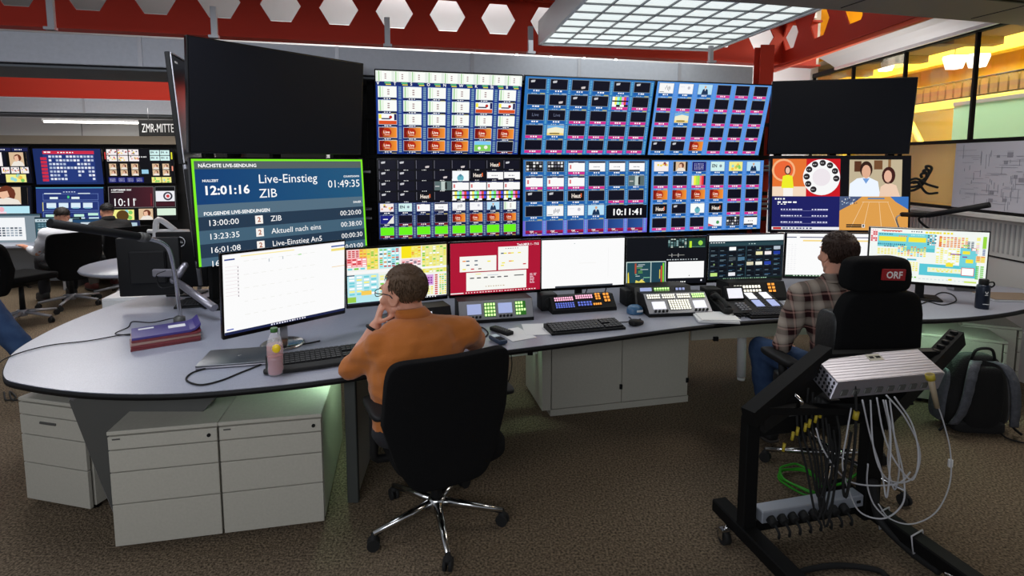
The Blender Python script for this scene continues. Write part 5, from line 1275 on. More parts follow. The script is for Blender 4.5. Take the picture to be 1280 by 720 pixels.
def person(label, J, head, shirt, trousers, shoes, fat=1., sleeve=1., voxel=.006, hs=1., hair=None, glasses=False, collar=None, hands=(.5, .5), hd=None, group=None, rolled=False):
    base = Vector((J['pelvis'][0], J['pelvis'][1], 0)); t = thing('person', label, 'person', (0, 0, 0), 0, group); t.location = base
    J = {k: Vector(v) - base for k, v in J.items()}; Fm = head_frame(Vector(head[0]) - base, *head[1:])
    b = MB(); torso(b, J, 0, fat)
    b.rcone(J['neck'] - Vector((0, 0, .02)), .060, Fm @ Vector((0, -.025, -.04)), .054)
    head_prims(b, Fm, hs)
    for s_, sh, el, wr, hn in (('l', 'shl', 'ell', 'wrl', 'hl'), ('r', 'shr', 'elr', 'wrr', 'hr')):
        limb(b, (J[sh], J[el], J[wr]), (.052, .042, .028)); b.rcone(J[sh].lerp(J[el], .3), .054, J[sh].lerp(J[el], .6), .049)
        b.rcone(J[el].lerp(J[wr], .15), .043, J[el].lerp(J[wr], .5), .037)
        D_ = hd[s_] if hd else ((J[wr] - J[el]).normalized(), Vector((0, 0, 1)))
        hand(b, J[wr], D_[0], D_[1], hands[0 if s_ == 'l' else 1], 1., s_ == 'r')
    for s_ in 'lr':
        hip, kn, an = J['hip' + s_], J['kn' + s_], J['an' + s_]
        limb(b, (hip, kn, an), (.085, .056, .040)); b.rcone(kn.lerp(an, .1), .054, kn.lerp(an, .4), .054); b.ell(an + J['toe' + s_] * 0, (.045,) * 3)
        ft = an + (J['toe' + s_] - an); b.rcone(an - Vector((0, 0, .03)), .036, J['toe' + s_], .028)
    remesh(b, 'body', M['skin'], t, voxel, 3)
    # shirt
    b = MB(); torso(b, J, .014, fat)
    for sh, el, wr in (('shl', 'ell', 'wrl'), ('shr', 'elr', 'wrr')):
        limb(b, (J[sh], J[el]) if sleeve <= 1 else (J[sh], J[el], J[el].lerp(J[wr], sleeve - 1)), (.064, .058 if sleeve <= 1 else .052, .040))
        b.rcone(J[sh].lerp(J[el], .3), .066, J[sh].lerp(J[el], .6), .062)
    nk = J['neck']; up = (Fm @ Vector((0, -.02, -.06)) - nk).normalized()
    wr_ = lambda co: .008 * noise.noise(co * 7) + .007 * noise.noise(Vector((co.x * 9 + co.z * 14, co.y * 9, co.z * 26 - co.x * 10))) + .003 * noise.noise(co * 40)
    remesh(b, 'shirt', shirt, t, voxel * 2.0, 3, wr_)
    b = MB(); sx = (J['shr'] - J['shl']).normalized(); fy = Vector((-sx.y, sx.x, 0)); ring = []
    for k in range(24):
        a = 2 * PI * k / 24; ring.append(nk + up * (.028 - .012 * math.sin(a)) + sx * .066 * math.cos(a) + fy * (.062 * math.sin(a)))
    vs = []
    for q in ring:
        c0 = nk + up * .05; out = (q - c0); out.z = 0; out.normalize(); vs += [q + up * .026 - out * .002, q + out * .006 + up * .022, q + out * .020 - up * .022, q + out * .008 - up * .03]
    b.add(vs, [(4 * i + k, 4 * i + (k + 1) % 4, 4 * ((i + 1) % 24) + (k + 1) % 4, 4 * ((i + 1) % 24) + k) for i in range(24) for k in range(4)], True)
    b.build('collar', collar or shirt, t)
    # trousers
    b = MB(); P = J['pelvis']; rt = (J['shr'] - J['shl']); yaw = math.atan2(rt.y, rt.x)
    b.ell(P + Vector((0, 0, -.02)), (.178 * fat, .138 * fat, .11), (0, 0, yaw), 20, 12)
    for s_ in 'lr':
        hip, kn, an = J['hip' + s_], J['kn' + s_], J['an' + s_]; limb(b, (hip, kn, an.lerp(kn, .06)), (.100, .074, .060)); b.rcone(kn.lerp(an, .05), .072, kn.lerp(an, .45), .068)
    remesh(b, 'trousers', trousers, t, voxel * 2.2, 3, lambda co: .006 * noise.noise(co * 10) + .004 * noise.noise(co * 26))
    for s_ in 'lr':
        an, toe = J['an' + s_], J['toe' + s_]; f = (toe - an); f.z = 0; L_ = f.length + .10; yw_ = math.atan2(-f.x, f.y); c0 = (an + toe) / 2; c0.z = min(an.z, toe.z) + .012
        b = MB().at(tuple(c0), (0, 0, yw_)); b.cushion((.10, L_ * 1.05, .085), .55, lambda v: (v.x * (1 - .5 * (v.y / L_) ** 2), v.y, (v.z if v.z < 0 else v.z * (1.2 - 1.0 * v.y / L_)))); b.mi(1).cushion((.104, L_ * 1.08, .022), .45, lambda v: (v.x * (1 - .5 * (v.y / L_) ** 2), v.y, v.z - .036))
        b.build('shoe', shoes, t)
    face_details(Fm, t, hs)
    if hair: hair_piece(Fm, t, s=hs, **hair)
    if glasses:
        b = MB(); b.M = Fm @ Matrix.Scale(hs, 4)
        for sx_ in (-1, 1):
            fr = [(sx_ * (.034 + .024 * math.copysign(abs(math.cos(a)) ** .6, math.cos(a))), .107, .002 + .015 * math.copysign(abs(math.sin(a)) ** .6, math.sin(a))) for a in [2 * PI * k / 20 for k in range(20)]]
            b.tube(fr, .0018, 6, close=True); b.tube([(sx_ * .058, .106, .008), (sx_ * .078, .07, .009), (sx_ * .083, .0, .008), (sx_ * .081, -.018, -.006)], .0022, 6, sub=4)
        b.tube([(-.010, .108, .006), (0, .110, .008), (.010, .108, .006)], .0018, 6); b.build('glasses', mat('glasses_frame', (.06, .12, .16), .3, .4), t)
    return t, base, J, Fm
ORS = mat('orange_cotton', (.72, .43, .19), .9, noise_c=(6, (.64, .36, .15), .3), bump=(220, .25), sheen=.2, spec=.2)
DEN = mat('blue_denim', (.13, .20, .32), .9, noise_c=(18, (.20, .28, .40), .3), bump=(300, .2), spec=.2)
DKT = mat('dark_trousers', (.09, .09, .11), .9)
SHO = [mat('dark_shoe', (.08, .08, .08), .6), mat('sole', (.18, .16, .15), .8)]
def hl_short(front=.52, ear=-.42, nape=-.62):
    def f(d):
        if d.y > .62 and d.z < front + .2: return False
        if d.y > .25 and d.z < .45 - .0 * d.y: return False
        if abs(d.x) > .72 and d.y > -.22 and d.z < -.12: return False
        if d.y > -.1: return d.z > -.10
        return d.z > nape
    return f
J1 = dict(pelvis=(-.41, 2.36, .55), waist=(-.44, 2.37, .70), chest=(-.43, 2.385, .85), neck=(-.445, 2.42, 1.00), shl=(-.575, 2.31, .905), shr=(-.215, 2.47, .915),
          ell=(-.725, 2.385, .775), wrl=(-.625, 2.435, .955), elr=(-.19, 2.72, .79), wrr=(-.32, 2.92, .775),
          hipl=(-.45, 2.42, .52), hipr=(-.27, 2.46, .52), knl=(-.60, 2.86, .52), knr=(-.32, 2.92, .52), anl=(-.62, 2.92, .10), anr=(-.34, 3.02, .10), toel=(-.66, 3.06, .06), toer=(-.36, 3.16, .06))
p1, base1, JJ1, F1 = person('person in an orange polo shirt and glasses sitting at the left desk, hand at chin', J1, ((-.490, 2.415, 1.115), .98, -.08, -.03), ORS, DKT, SHO, fat=1.28, sleeve=.93, hs=1.10, voxel=.006,
    hair=dict(col=(.33, .25, .18), hl=hl_short(), n=2600, seed=1, length=.016, top=.002), glasses=True, hands=(1.1, .5),
    hd={'l': ((.28, .02, .9), (-.8, -.3, .1)), 'r': ((-.8, .6, -.02), (0, 0, 1))})
# sleeve ends reach over the elbow: watch on the left wrist
b = MB(); w_ = JJ1['wrl']; d_ = (JJ1['wrl'] - JJ1['ell']).normalized(); c_ = w_ - d_ * .018
q = d_.to_track_quat('Z', 'Y').to_matrix(); ring = [c_ + q @ Vector((.0335 * math.cos(a), .0335 * math.sin(a), 0)) for a in [2 * PI * k / 20 for k in range(20)]]
b.tube(ring, .007, 8, close=True).box(c_ + q @ Vector((-.02, -.03, 0)), (.03, .012, .03), .004, 1); b.build('wristwatch', M['black'], p1)

# plaid shirt
def plaid():
    m = bpy.data.materials.new('plaid_cotton'); m.use_nodes = True; nt = m.node_tree; b = nt.nodes['Principled BSDF']; b.inputs['Roughness'].default_value = .9; b.inputs['Specular IOR Level'].default_value = .2
    tc = nt.nodes.new('ShaderNodeTexCoord'); mp = nt.nodes.new('ShaderNodeMapping'); mp.inputs['Rotation'].default_value = (0, .12, .15)
    nt.links.new(tc.outputs['Object'], mp.inputs['Vector'])
    def wave(ax, sc, ph):
        w_ = nt.nodes.new('ShaderNodeTexWave'); w_.wave_type = 'BANDS'; w_.bands_direction = ax; w_.inputs['Scale'].default_value = sc; w_.inputs['Phase Offset'].default_value = ph; w_.inputs['Distortion'].default_value = .25; w_.inputs['Detail'].default_value = 0
        nt.links.new(mp.outputs['Vector'], w_.inputs['Vector']); return w_.outputs['Fac']
    def ramp(src, stops):
        r = nt.nodes.new('ShaderNodeValToRGB'); r.color_ramp.interpolation = 'LINEAR'
        while len(r.color_ramp.elements) < len(stops): r.color_ramp.elements.new(.5)
        for e, (p_, c_) in zip(r.color_ramp.elements, stops): e.position = p_; e.color = (*lin(c_), 1)
        nt.links.new(src, r.inputs['Fac']); return r.outputs['Color']
    def mix(a, b_, f, t_='MIX'):
        x = nt.nodes.new('ShaderNodeMix'); x.data_type = 'RGBA'; x.blend_type = t_; x.inputs[0].default_value = f; nt.links.new(a, x.inputs[6]); nt.links.new(b_, x.inputs[7]); return x.outputs[2]
    st = [(0, (.16, .07, .08)), (.42, (.18, .07, .08)), (.5, (.52, .47, .43)), (1, (.66, .61, .56))]
    A = ramp(wave('X', 3.4, 0), st); B_ = ramp(wave('Z', 3.4, 1), st); base = mix(A, B_, .5)
    ln = [(0, (0, 0, 0)), (.965, (0, 0, 0)), (.99, (.42, .32, .29))]
    l1 = ramp(wave('X', 3.4, 2.2), ln); l2 = ramp(wave('Z', 3.4, 3.4), ln)
    out = mix(mix(base, l1, 1, 'ADD'), l2, 1, 'ADD'); nt.links.new(out, b.inputs['Base Color'])
    return m
PLD = plaid()
J2 = dict(pelvis=(1.80, 2.86, .56), waist=(1.785, 2.88, .72), chest=(1.775, 2.91, .89), neck=(1.765, 2.93, 1.045), shl=(1.585, 2.92, .975), shr=(1.95, 2.97, .975),
          ell=(1.50, 2.93, .70), wrl=(1.60, 3.13, .64), elr=(2.08, 3.02, .72), wrr=(2.0, 3.26, .765),
          hipl=(1.71, 2.92, .53), hipr=(1.90, 2.95, .53), knl=(1.535, 3.26, .56), knr=(1.98, 3.36, .56), anl=(1.56, 3.16, .12), anr=(2.0, 3.30, .12), toel=(1.53, 3.30, .06), toer=(2.01, 3.44, .06))
person('person with dark brown hair sitting in a plaid shirt and jeans on the right', J2, ((1.790, 2.955, 1.20), -.02, -.04, 0), PLD, DEN, SHO, fat=.98, sleeve=1.85, hs=1.05, voxel=.006,
    hair=dict(col=(.22, .15, .12), hl=hl_short(nape=-.70), n=3000, seed=2, length=.022, top=.006), hands=(.5, .5))

# ================================================================== chairs
def star_base(t, R=.33, m='chrome', zz=.10, ang=.3, n=5):
    b = MB(); b.lathe([(.035, zz - .03), (.04, zz - .01), (.04, zz + .035), (.03, zz + .04)], n=18)
    for k in range(n):
        a = ang + 2 * PI * k / n; dx, dy = math.cos(a), math.sin(a)
        b.tube([(dx * .03, dy * .03, zz + .012), (dx * R * .5, dy * R * .5, zz - .004), (dx * R, dy * R, zz - .028)], [.021, .017, .013], 8)
    b.build('star_base', M[m], t)
    for k in range(n):
        a = ang + 2 * PI * k / n; x, y = R * math.cos(a), R * math.sin(a); ca = a + 1.2
        b = MB(); u = Vector((math.cos(ca), math.sin(ca), 0))
        for s_ in (-1, 1): b.cone(Vector((x, y, .028)) + u * s_ * .020, .028, Vector((x, y, .028)) + u * s_ * .006, .028, 16)
        b.cone((x, y, .028), .010, (x, y, .075), .010, 8).ell((x, y, .050), (.020, .020, .018)); b.build('caster', M['rubber'], t)
def office_chair(label, loc, rz, group, chrome='chrome', bw=.47, bz0=.42, bz1=.95, seat_z=.46, by=-.25, arms=True, ang=.3, sy=.02, bx=0):
    t = thing('office_chair', label, 'chair', loc, rz, group)
    star_base(t, .31, chrome, ang=ang)
    MB().cone((0, 0, .13), .027, (0, 0, seat_z - .08), .020, 14).build('gas_lift', M['black'], t)
    MB().box((0, -.02, seat_z - .075), (.20, .26, .05), .012, 2).build('mechanism', M['black'], t)
    MB().cushion((.50, .48, .085), .35, lambda v: (v.x, v.y + sy, v.z + seat_z - .02 + .02 * (v.x / .25) ** 2 - .05 * max(0, v.y - .12))).build('seat', M['fabric'], t)
    def bf(v):
        k = (v.z + (bz1 - bz0) / 2) / (bz1 - bz0); wd = .66 + .42 * min(1, k * 2.6) - .10 * max(0, k - .55)
        x = v.x * wd; return (x + bx, v.y + by - .07 * (k - .3) + .16 * x * x / .06 * .25 + .03 * math.sin(k * PI), v.z + (bz0 + bz1) / 2)
    MB().cushion((bw, .065, bz1 - bz0), .22, bf, 44, 34).build('backrest', M['fabric'], t)
    MB().tube([(0, -.08, seat_z - .08), (0, by + .06, seat_z - .07), (bx, by + .04, seat_z + .0), (bx, by + .035, seat_z + .10)], .020, 8, sub=4).build('back_bracket', M['black'], t)
    if arms:
        for s_ in (-1, 1):
            b = MB(); b.tube([(s_ * .12, .0, seat_z - .07), (s_ * .27, .0, seat_z - .07), (s_ * .285, .0, seat_z + .0), (s_ * .285, .0, seat_z + .19)], .019, 8, sub=3)
            b.cushion((.085, .25, .03), .5, lambda v, s_=s_: (v.x + s_ * .285, v.y + .01 + (sy - .02), v.z + seat_z + .20)); b.build('armrest', M['black'], t)
    b = MB(); b.tube([(.10, -.02, seat_z - .08), (.22, -.05, seat_z - .085)], .006, 8).cone((.22, -.05, seat_z - .085), .012, (.26, -.055, seat_z - .085), .012, 10); b.build('lever', M['black'], t)
    return t
OC = office_chair('black office chair with chrome star base holding the person in the orange shirt', (-.355, 2.42, 0), .47, 'office chairs', by=-.335, bw=.495, bz0=.385, bx=-.045, ang=-1.756, sy=-.06)
t = thing('operator_chair', 'tall black chair whose headrest has a red emblem, under the person in plaid', 'chair', (1.765, 2.84, 0), .12)
star_base(t, .34, 'chrome', .10, .15)
MB().cone((0, 0, .13), .028, (0, 0, .40), .022, 14).build('gas_lift', M['black'], t)
MB().box((0, 0, .40), (.24, .30, .06), .015, 2).build('mechanism', M['black'], t)
MB().cushion((.50, .50, .10), .35, lambda v: (v.x, v.y + .02, v.z + .465 + .10 * max(0, abs(v.x) - .18))).build('seat', M['leather'], t)
def bf2(v):
    k = (v.z + .27) / .54; x = v.x * (.92 + .10 * math.sin(k * PI) - .12 * max(0, k - .8) * 5 * .5); return (x, v.y - .235 - .02 * k + .45 * x * x, v.z + .80)
MB().cushion((.44, .10, .56), .25, bf2, 44, 30).build('backrest', M['fabric'], t)
for s_ in (-1, 1): MB().cushion((.085, .15, .42), .45, lambda v, s_=s_: (v.x + s_ * .192 + .02 * s_ * v.y, v.y - .17, v.z + .76), 20, 18).build('side_bolster', M['leather'], t)
hr = MB().cushion((.335, .125, .175), .42, lambda v: (v.x * (1 - .10 * (v.z > 0) * v.z / .09), v.y - .215 + .55 * v.x * v.x, v.z + 1.155), 40, 24).build('headrest', M['fabric'], t)
MB().tube([(.0, -.23, 1.02), (.0, -.235, 1.12)], .03, 10).build('headrest_post', M['black'], t)
b = MB().at((.028, -.2815, 1.165), (0, .05, .04)); b.box((0, 0, 0), (.125, .010, .054), .001).build('emblem_patch', mat('patch_red', (.62, .07, .10), .7), t)
b = MB().at((.028, -.2872, 1.165), (0, .05, .04)); vs, fs = text_geo('ORF', True); x1 = max(v[0] for v in vs); b.add([((x - x1 / 2) * .047, 0, (y - .35) * .047) for x, y in vs], fs); b.build('emblem_lettering', mat('patch_white', (.95, .93, .92), .7), t)
for s_ in (-1, 1):
    b = MB(); b.tube([(s_ * .16, -.02, .42), (s_ * .29, -.02, .42), (s_ * .315, -.0, .50), (s_ * .315, .02, .63)], .022, 8, sub=3).cushion((.09, .27, .04), .5, lambda v, s_=s_: (v.x + s_ * .315, v.y + .05, v.z + .655)); b.build('armrest', M['black'], t)
MB().tube([(-.10, -.262, .78), (-.10, -.268, .86)], .006, 8).ell((-.10, -.268, .865), (.010,) * 3).build('adjustment_lever', M['silver'], t)
# ================================================================== equipment cart
A = Vector((1.03, 2.25, 0)); Bp = Vector((1.66, 2.40, 0)); u = (Bp - A).normalized(); cyaw = math.atan2(u.y, u.x)
t = thing('equipment_cart', 'black steel equipment cart on casters with a tilted top frame, in front on the right', 'cart', (A.x, A.y, 0), cyaw)
def LC(p): 
    d = Vector(p) - A; return Vector((d.x * math.cos(cyaw) + d.y * math.sin(cyaw), -d.x * math.sin(cyaw) + d.y * math.cos(cyaw), p[2]))
W_ = (Bp - A).length
MB().box((0, 0, .33), (.065, .05, .56), .004).build('post', M['steel'], t)
MB().box((W_, 0, .36), (.085, .06, .62), .004).build('post', M['steel'], t)
MB().box((W_ / 2, .0, .56), (W_, .04, .075), .003).build('cross_beam', M['steel'], t)
MB().box((W_ / 2, .03, .085), (W_, .04, .05), .003).build('cross_beam', M['steel'], t)
for x, n_ in ((0, 'foot'), (W_, 'foot')): MB().box((x + (.0 if x == 0 else .02), -.16, .085), (.075, .72, .06), .006).build('foot', M['steel'], t)
for x, y in ((-.07, .05), (W_ - .02, .22), (0, -.5), (W_ + .02, -.5)):
    b = MB(); b.cone((x - .014, y, .034), .034, (x + .014, y, .034), .034, 18).mi(1).box((x, y, .065), (.045, .03, .02), .003).box((x - .02, y, .05), (.004, .03, .045)).box((x + .02, y, .05), (.004, .03, .045)).tube([(x, y, .07), (x * .9, y * .8, .085)], .010, 6)
    b.build('caster', [M['rubber'], M['chrome']], t)
# tilted top frame
A0, A1 = aty(936, 522, 2.08), aty(1032, 441, 2.38); B0, B1 = aty(1098, 526, 2.30), aty(1197, 421, 2.60)
def bar(b, p, q, w, h):
    p, q = LC(p), LC(q); d = q - p; rt = d.cross(Vector((0, 0, 1))).normalized(); upv = rt.cross(d).normalized(); vs = []
    for c_ in (p, q):
        for a_, e_ in ((-1, -1), (1, -1), (1, 1), (-1, 1)): vs.append(c_ + rt * a_ * w / 2 + upv * e_ * h / 2)
    b.add(vs, [(3, 2, 1, 0), (4, 5, 6, 7)] + [(k, (k + 1) % 4, 4 + (k + 1) % 4, 4 + k) for k in range(4)]); return b
MB_ = bar(MB(), A0, A1, .06, .07); MB_.build('top_rail', M['steel'], t)
bar(MB(), B0, B1, .06, .075).build('top_rail', M['steel'], t)
bar(MB(), A0.lerp(A1, .12), B0.lerp(B1, .12), .05, .03).build('tilt_beam', M['steel'], t)
bar(MB(), A0.lerp(A1, .95), B0.lerp(B1, .80), .05, .03).build('tilt_beam', M['steel'], t)
bar(MB(), A + Vector((0, 0, .60)), A0.lerp(A1, .40) - Vector((0, 0, .03)), .05, .05).build('hinge_arm', M['steel'], t)
bar(MB(), A0.lerp(A1, .16) - Vector((0, 0, .05)), A0.lerp(A1, .95) - Vector((0, 0, .10)), .02, .13).build('side_plate', M['black'], t)
bar(MB(), Bp + Vector((0, 0, .60)), B0.lerp(B1, .35) - Vector((0, 0, .03)), .06, .06).build('hinge_arm', M['steel'], t)
pc = LC(A0.lerp(A1, .45) - Vector((.0, .03, .03)))
MB().tube([tuple(pc + Vector((0, -.03, .02))), tuple(pc + Vector((.01, -.06, .0))), tuple(pc + Vector((.02, -.03, -.03)))], .008, 8, sub=4).build('release_handle', M['chrome'], t)
q0 = aty(1197, 421, 2.60)
b = MB()
for k in range(5): b.box(LC(B0.lerp(B1, .70 + .06 * k) + Vector((0, 0, .045))), (.02, .03, .014), .003)
b.build('connector', M['black'], t)

# silver perforated box
T0, T1_, T2_, T3 = aty(1028, 444, 2.36), aty(1155, 436, 2.47), aty(1174, 466, 2.33), aty(1036, 480, 2.20)
cen = (T0 + T1_ + T2_ + T3) / 4; ux = ((T1_ - T0) + (T2_ - T3)).normalized(); uy = ((T0 - T3) + (T1_ - T2_)); uy = (uy - ux * uy.dot(ux)); dyl = uy.length / 2; uy.normalize(); uz = ux.cross(uy)
wx = ((T1_ - T0).length + (T2_ - T3).length) / 2
t = thing('rack_unit', 'silver metal equipment box with a perforated end mounted on the cart, cables plugged in below', 'equipment box', tuple(cen), 0)
uz2 = Vector((.036, .012, .070)) / .07
Rm = Matrix((ux, uy, uz2)).transposed().to_4x4()
b = MB(); b.M = Rm; b.box((0, 0, -.035), (wx, dyl, .07), .003); b.build('case', M['alu'], t)
b = MB(); b.M = Rm
for i in range(10): b.box((0, -dyl / 2 + dyl * (i + .5) / 10, .0006), (wx - .01, .0025, .0012))
b.build('brushed_ribs', M['alu'], t)
b = MB(); b.M = Rm
for i in range(7):
    for j in range(4):
        y = -dyl / 2 + dyl * (i + .6) / 7.2; z = -.012 - .015 * j; b.cone((-wx / 2 - .0012, y, z), .0058, (-wx / 2 + .001, y, z), .0058, 10)
b.build('vent_holes', M['black'], t)
b = MB(); b.M = Rm; b.box((.01, dyl * .28, .0012), (.075, .035, .0016)); b.mi(1).box((-.008, dyl * .28, .0024), (.022, .012, .001)).box((.027, dyl * .28, .0024), (.024, .012, .001)); b.build('label', [mat('label_cream', (.80, .78, .70), .6), M['black']], t)
b = MB(); b.M = Rm
for k in range(8): b.box((-wx * .40 + k * wx * .105, -dyl / 2 - .001, -.045), (wx * .06, .008, .022), .002)
b.build('sockets', M['dgrey'], t)
# cables
def rp(px, py, y): return tuple(aty(px, py, y))
W2 = 2.18
white_runs = [
 [(1078, 500), (1088, 545), (1102, 590), (1108, 622), (1112, 590), (1113, 540), (1107, 500)],
 [(1096, 497), (1104, 540), (1118, 575), (1140, 600), (1148, 570), (1140, 530), (1118, 496)],
 [(1088, 500), (1092, 560), (1106, 596), (1130, 603), (1146, 590), (1149, 560), (1130, 520), (1108, 494)],
 [(1064, 510), (1058, 545), (1053, 580), (1060, 610), (1075, 640), (1105, 648), (1128, 630), (1130, 600), (1122, 560), (1108, 510)],
 [(1020, 535), (1028, 560), (1048, 590), (1068, 604), (1100, 607), (1125, 603), (1138, 590)],
 [(1104, 500), (1112, 540), (1110, 580), (1118, 612), (1124, 585), (1118, 545), (1112, 500)],
 [(1085, 580), (1084, 605), (1092, 630), (1108, 648)],
]
labs = ['narrow white cable loop, leftmost under the silver box', 'wide white cable loop hanging lowest to the right of the box', 'white cable loop crossing behind the widest one', 'long white cable sweeping far left and under the other loops', 'grey-white cable running down from the yellow plugs to the loops', 'narrow white cable loop in the middle of the bunch', 'short white cable at the post of the cart']
wm = M['whitec'] = mat('white_cable', (.72, .72, .74), .5); M['yel'] = mat('yellow_plug', (.68, .60, .16), .5); M['green'] = mat('green_cable', (.18, .58, .10), .5)
for i, r in enumerate(white_runs):
    cable(labs[i], [rp(px, py, W2 + .012 * i + .03 * math.sin(k * 1.3 + i)) for k, (px, py) in enumerate(r)], .0034, 'whitec', 7, 'white cables hanging from the silver box')
cable('thin white cable hanging in a wide arc at the far right of the silver box', [rp(1170, 500, 2.28), rp(1180, 530, 2.28), rp(1188, 565, 2.26), rp(1187, 605, 2.24), rp(1170, 640, 2.22), rp(1140, 655, 2.2), rp(1112, 648, 2.2), rp(1098, 630, 2.2)], .0028, 'whitec', 7, 'white cables hanging from the silver box')
o = MB().box((0, 0, 0), (.018, .014, .036), .003).build('cable_joint', M['white']); o.location = aty(1188, 579, 2.26); tag(o, 'small white joint block on the far right hanging cable', 'cable joint')
t = thing('cable_plug', 'beige plug with yellow collar at the right underside of the silver box', 'plug', rp(1167, 490, 2.26)); d_ = Vector(rp(1170, 502, 2.26)) - Vector(rp(1165, 480, 2.26))
MB().tube([tuple(-d_), tuple(d_ * .9)], [.013, .010], 10).build('plug_body', mat('beige_plug', (.62, .56, .46), .5), t); MB().tube([tuple(-d_ * 1.0), tuple(-d_ * .7)], .018, 10).build('collar', M['yel'], t)
bl = [(1010, 485, 1026, 640), (1016, 490, 1030, 655), (1022, 495, 1032, 640), (1002, 500, 1022, 620), (996, 505, 1020, 645), (1026, 498, 1036, 610)]
for i, (x0, y0, x1, y1) in enumerate(bl):
    cable('black cable with a yellow sleeve looping under the left of the cart top', [rp(x0, y0, 2.25), rp(x0 - 2 + i, y0 + 40, 2.24), rp((x0 + x1) / 2, (y0 + y1) / 2 + 10, 2.22), rp(x1, y1, 2.2), rp(x1 + 8, y1 - 12, 2.2), rp(x1 + 14, y1 - 60, 2.22), rp(x1 + 10, y1 - 110 + i * 4, 2.25)], .005, 'rubber', 5, 'black cables hanging under the cart top')
tags = [(979, 559), (990, 545), (996, 539), (1006, 534), (1011, 529), (1019, 523), (1025, 517), (1069, 519)]
for i, (px, py) in enumerate(tags):
    o = MB().tube([(0, 0, -.018), (.005, 0, .018)], .0065 if i < 7 else .012, 8).build('cable_sleeve', M['yel']); o.location = aty(px, py, 2.215); tag(o, 'largest yellow cable sleeve, alone under the middle of the silver box' if i == 7 else 'yellow cable sleeve in the slanting row below the perforated end', 'cable sleeve', 'yellow cable sleeves' if i < 7 else None)
cable('black cable with a large yellow collar hanging under the middle of the silver box', [rp(1068, 478, 2.24), rp(1070, 505, 2.22), rp(1068, 560, 2.2), rp(1058, 620, 2.2), rp(1054, 600, 2.2), rp(1064, 540, 2.22)], .006, 'rubber', 6, 'black cables hanging under the cart top')
g = [rp(1098, 577, 2.5)] + [rp(1075, 590, 2.5), rp(1050, 605, 2.5), rp(1020, 608, 2.52)]
gc = atz(1002, 600, .03)
pts = g
for k in range(26):
    a = k * .72; r_ = .085 + .012 * math.sin(k * 2.1); pts.append((gc.x + 1.1 * r_ * math.cos(a), gc.y + r_ * 1.5 * math.sin(a), .012 + .0016 * k + .006 * math.sin(k)))
cable('coil of green cable lying on the floor behind the cart', pts, .006, 'green', 5, 'cables on the floor')
# power strip with plugs
p0, p1 = aty(953, 668, 2.24), aty(1070, 652, 2.36)
t = thing('power_strip', 'light grey multiway power strip across the foot of the cart with eight black plugs', 'power strip', (A.x, A.y, 0), cyaw)
L_ = W_ - .11; MB().box((W_ / 2, .0, .155), (L_, .065, .055), .004).build('housing', mat('strip_alu', (.66, .68, .72), .4, .5), t)
b = MB(); b.box((W_ / 2 + L_ / 2 - .03, -.034, .155), (.02, .004, .012)); b.build('switch', M['black'], t)
for k in range(8):
    x = .095 + k * .054
    o = MB().at((x, -.034, .148), (0, 0, 0)); o.cone((0, 0, 0), .021, (0, -.028, -.008), .018, 14).tube([(0, -.025, -.008), (.004, -.05, -.03), (.01, -.045, -.06), (.03, -.02, -.075)], .006, 6, sub=3); o = o.build('power_plug', M['rubber']); o.location = (A.x, A.y, 0); o.rotation_euler = (0, 0, cyaw)
    tag(o, 'black plug in the power strip of the cart, ' + ('leftmost' if k == 0 else 'rightmost' if k == 7 else ['', 'second', 'third', 'fourth', 'fifth', 'sixth', 'seventh'][k] + ' from the left'), 'plug', 'plugs in the power strip')
cable('thick black cable lying on the floor between the feet of the cart', [tuple(atz(990, 722, .015)), tuple(atz(1010, 712, .015)), tuple(atz(1050, 707, .015)), tuple(atz(1095, 712, .015)), tuple(atz(1110, 722, .015))], .012, 'rubber', 6, 'cables on the floor')
cable('black cable bound to the right post and foot of the cart', [rp(1092, 600, 2.34), rp(1096, 640, 2.32), rp(1108, 660, 2.28), rp(1140, 690, 2.18), rp(1175, 715, 2.08)], .018, 'rubber', 6)
for i, yy in enumerate((-.08, -.24)):
    o = MB().tube([(-.043, 0, -.036), (.043, 0, -.036), (.043, .01, .036), (-.043, .01, .036)], .0035, 6, close=True).build('cable_tie', M['whitec'])
    o.location = (A.x + (W_ + .02) * math.cos(cyaw) - yy * math.sin(cyaw), A.y + (W_ + .02) * math.sin(cyaw) + yy * math.cos(cyaw), .088); o.rotation_euler = (0, 0, cyaw + .25); tag(o, 'white cable tie around the foot of the cart, ' + ('the upper one' if i == 0 else 'the lower one'), 'cable tie', 'white ties on the cart')

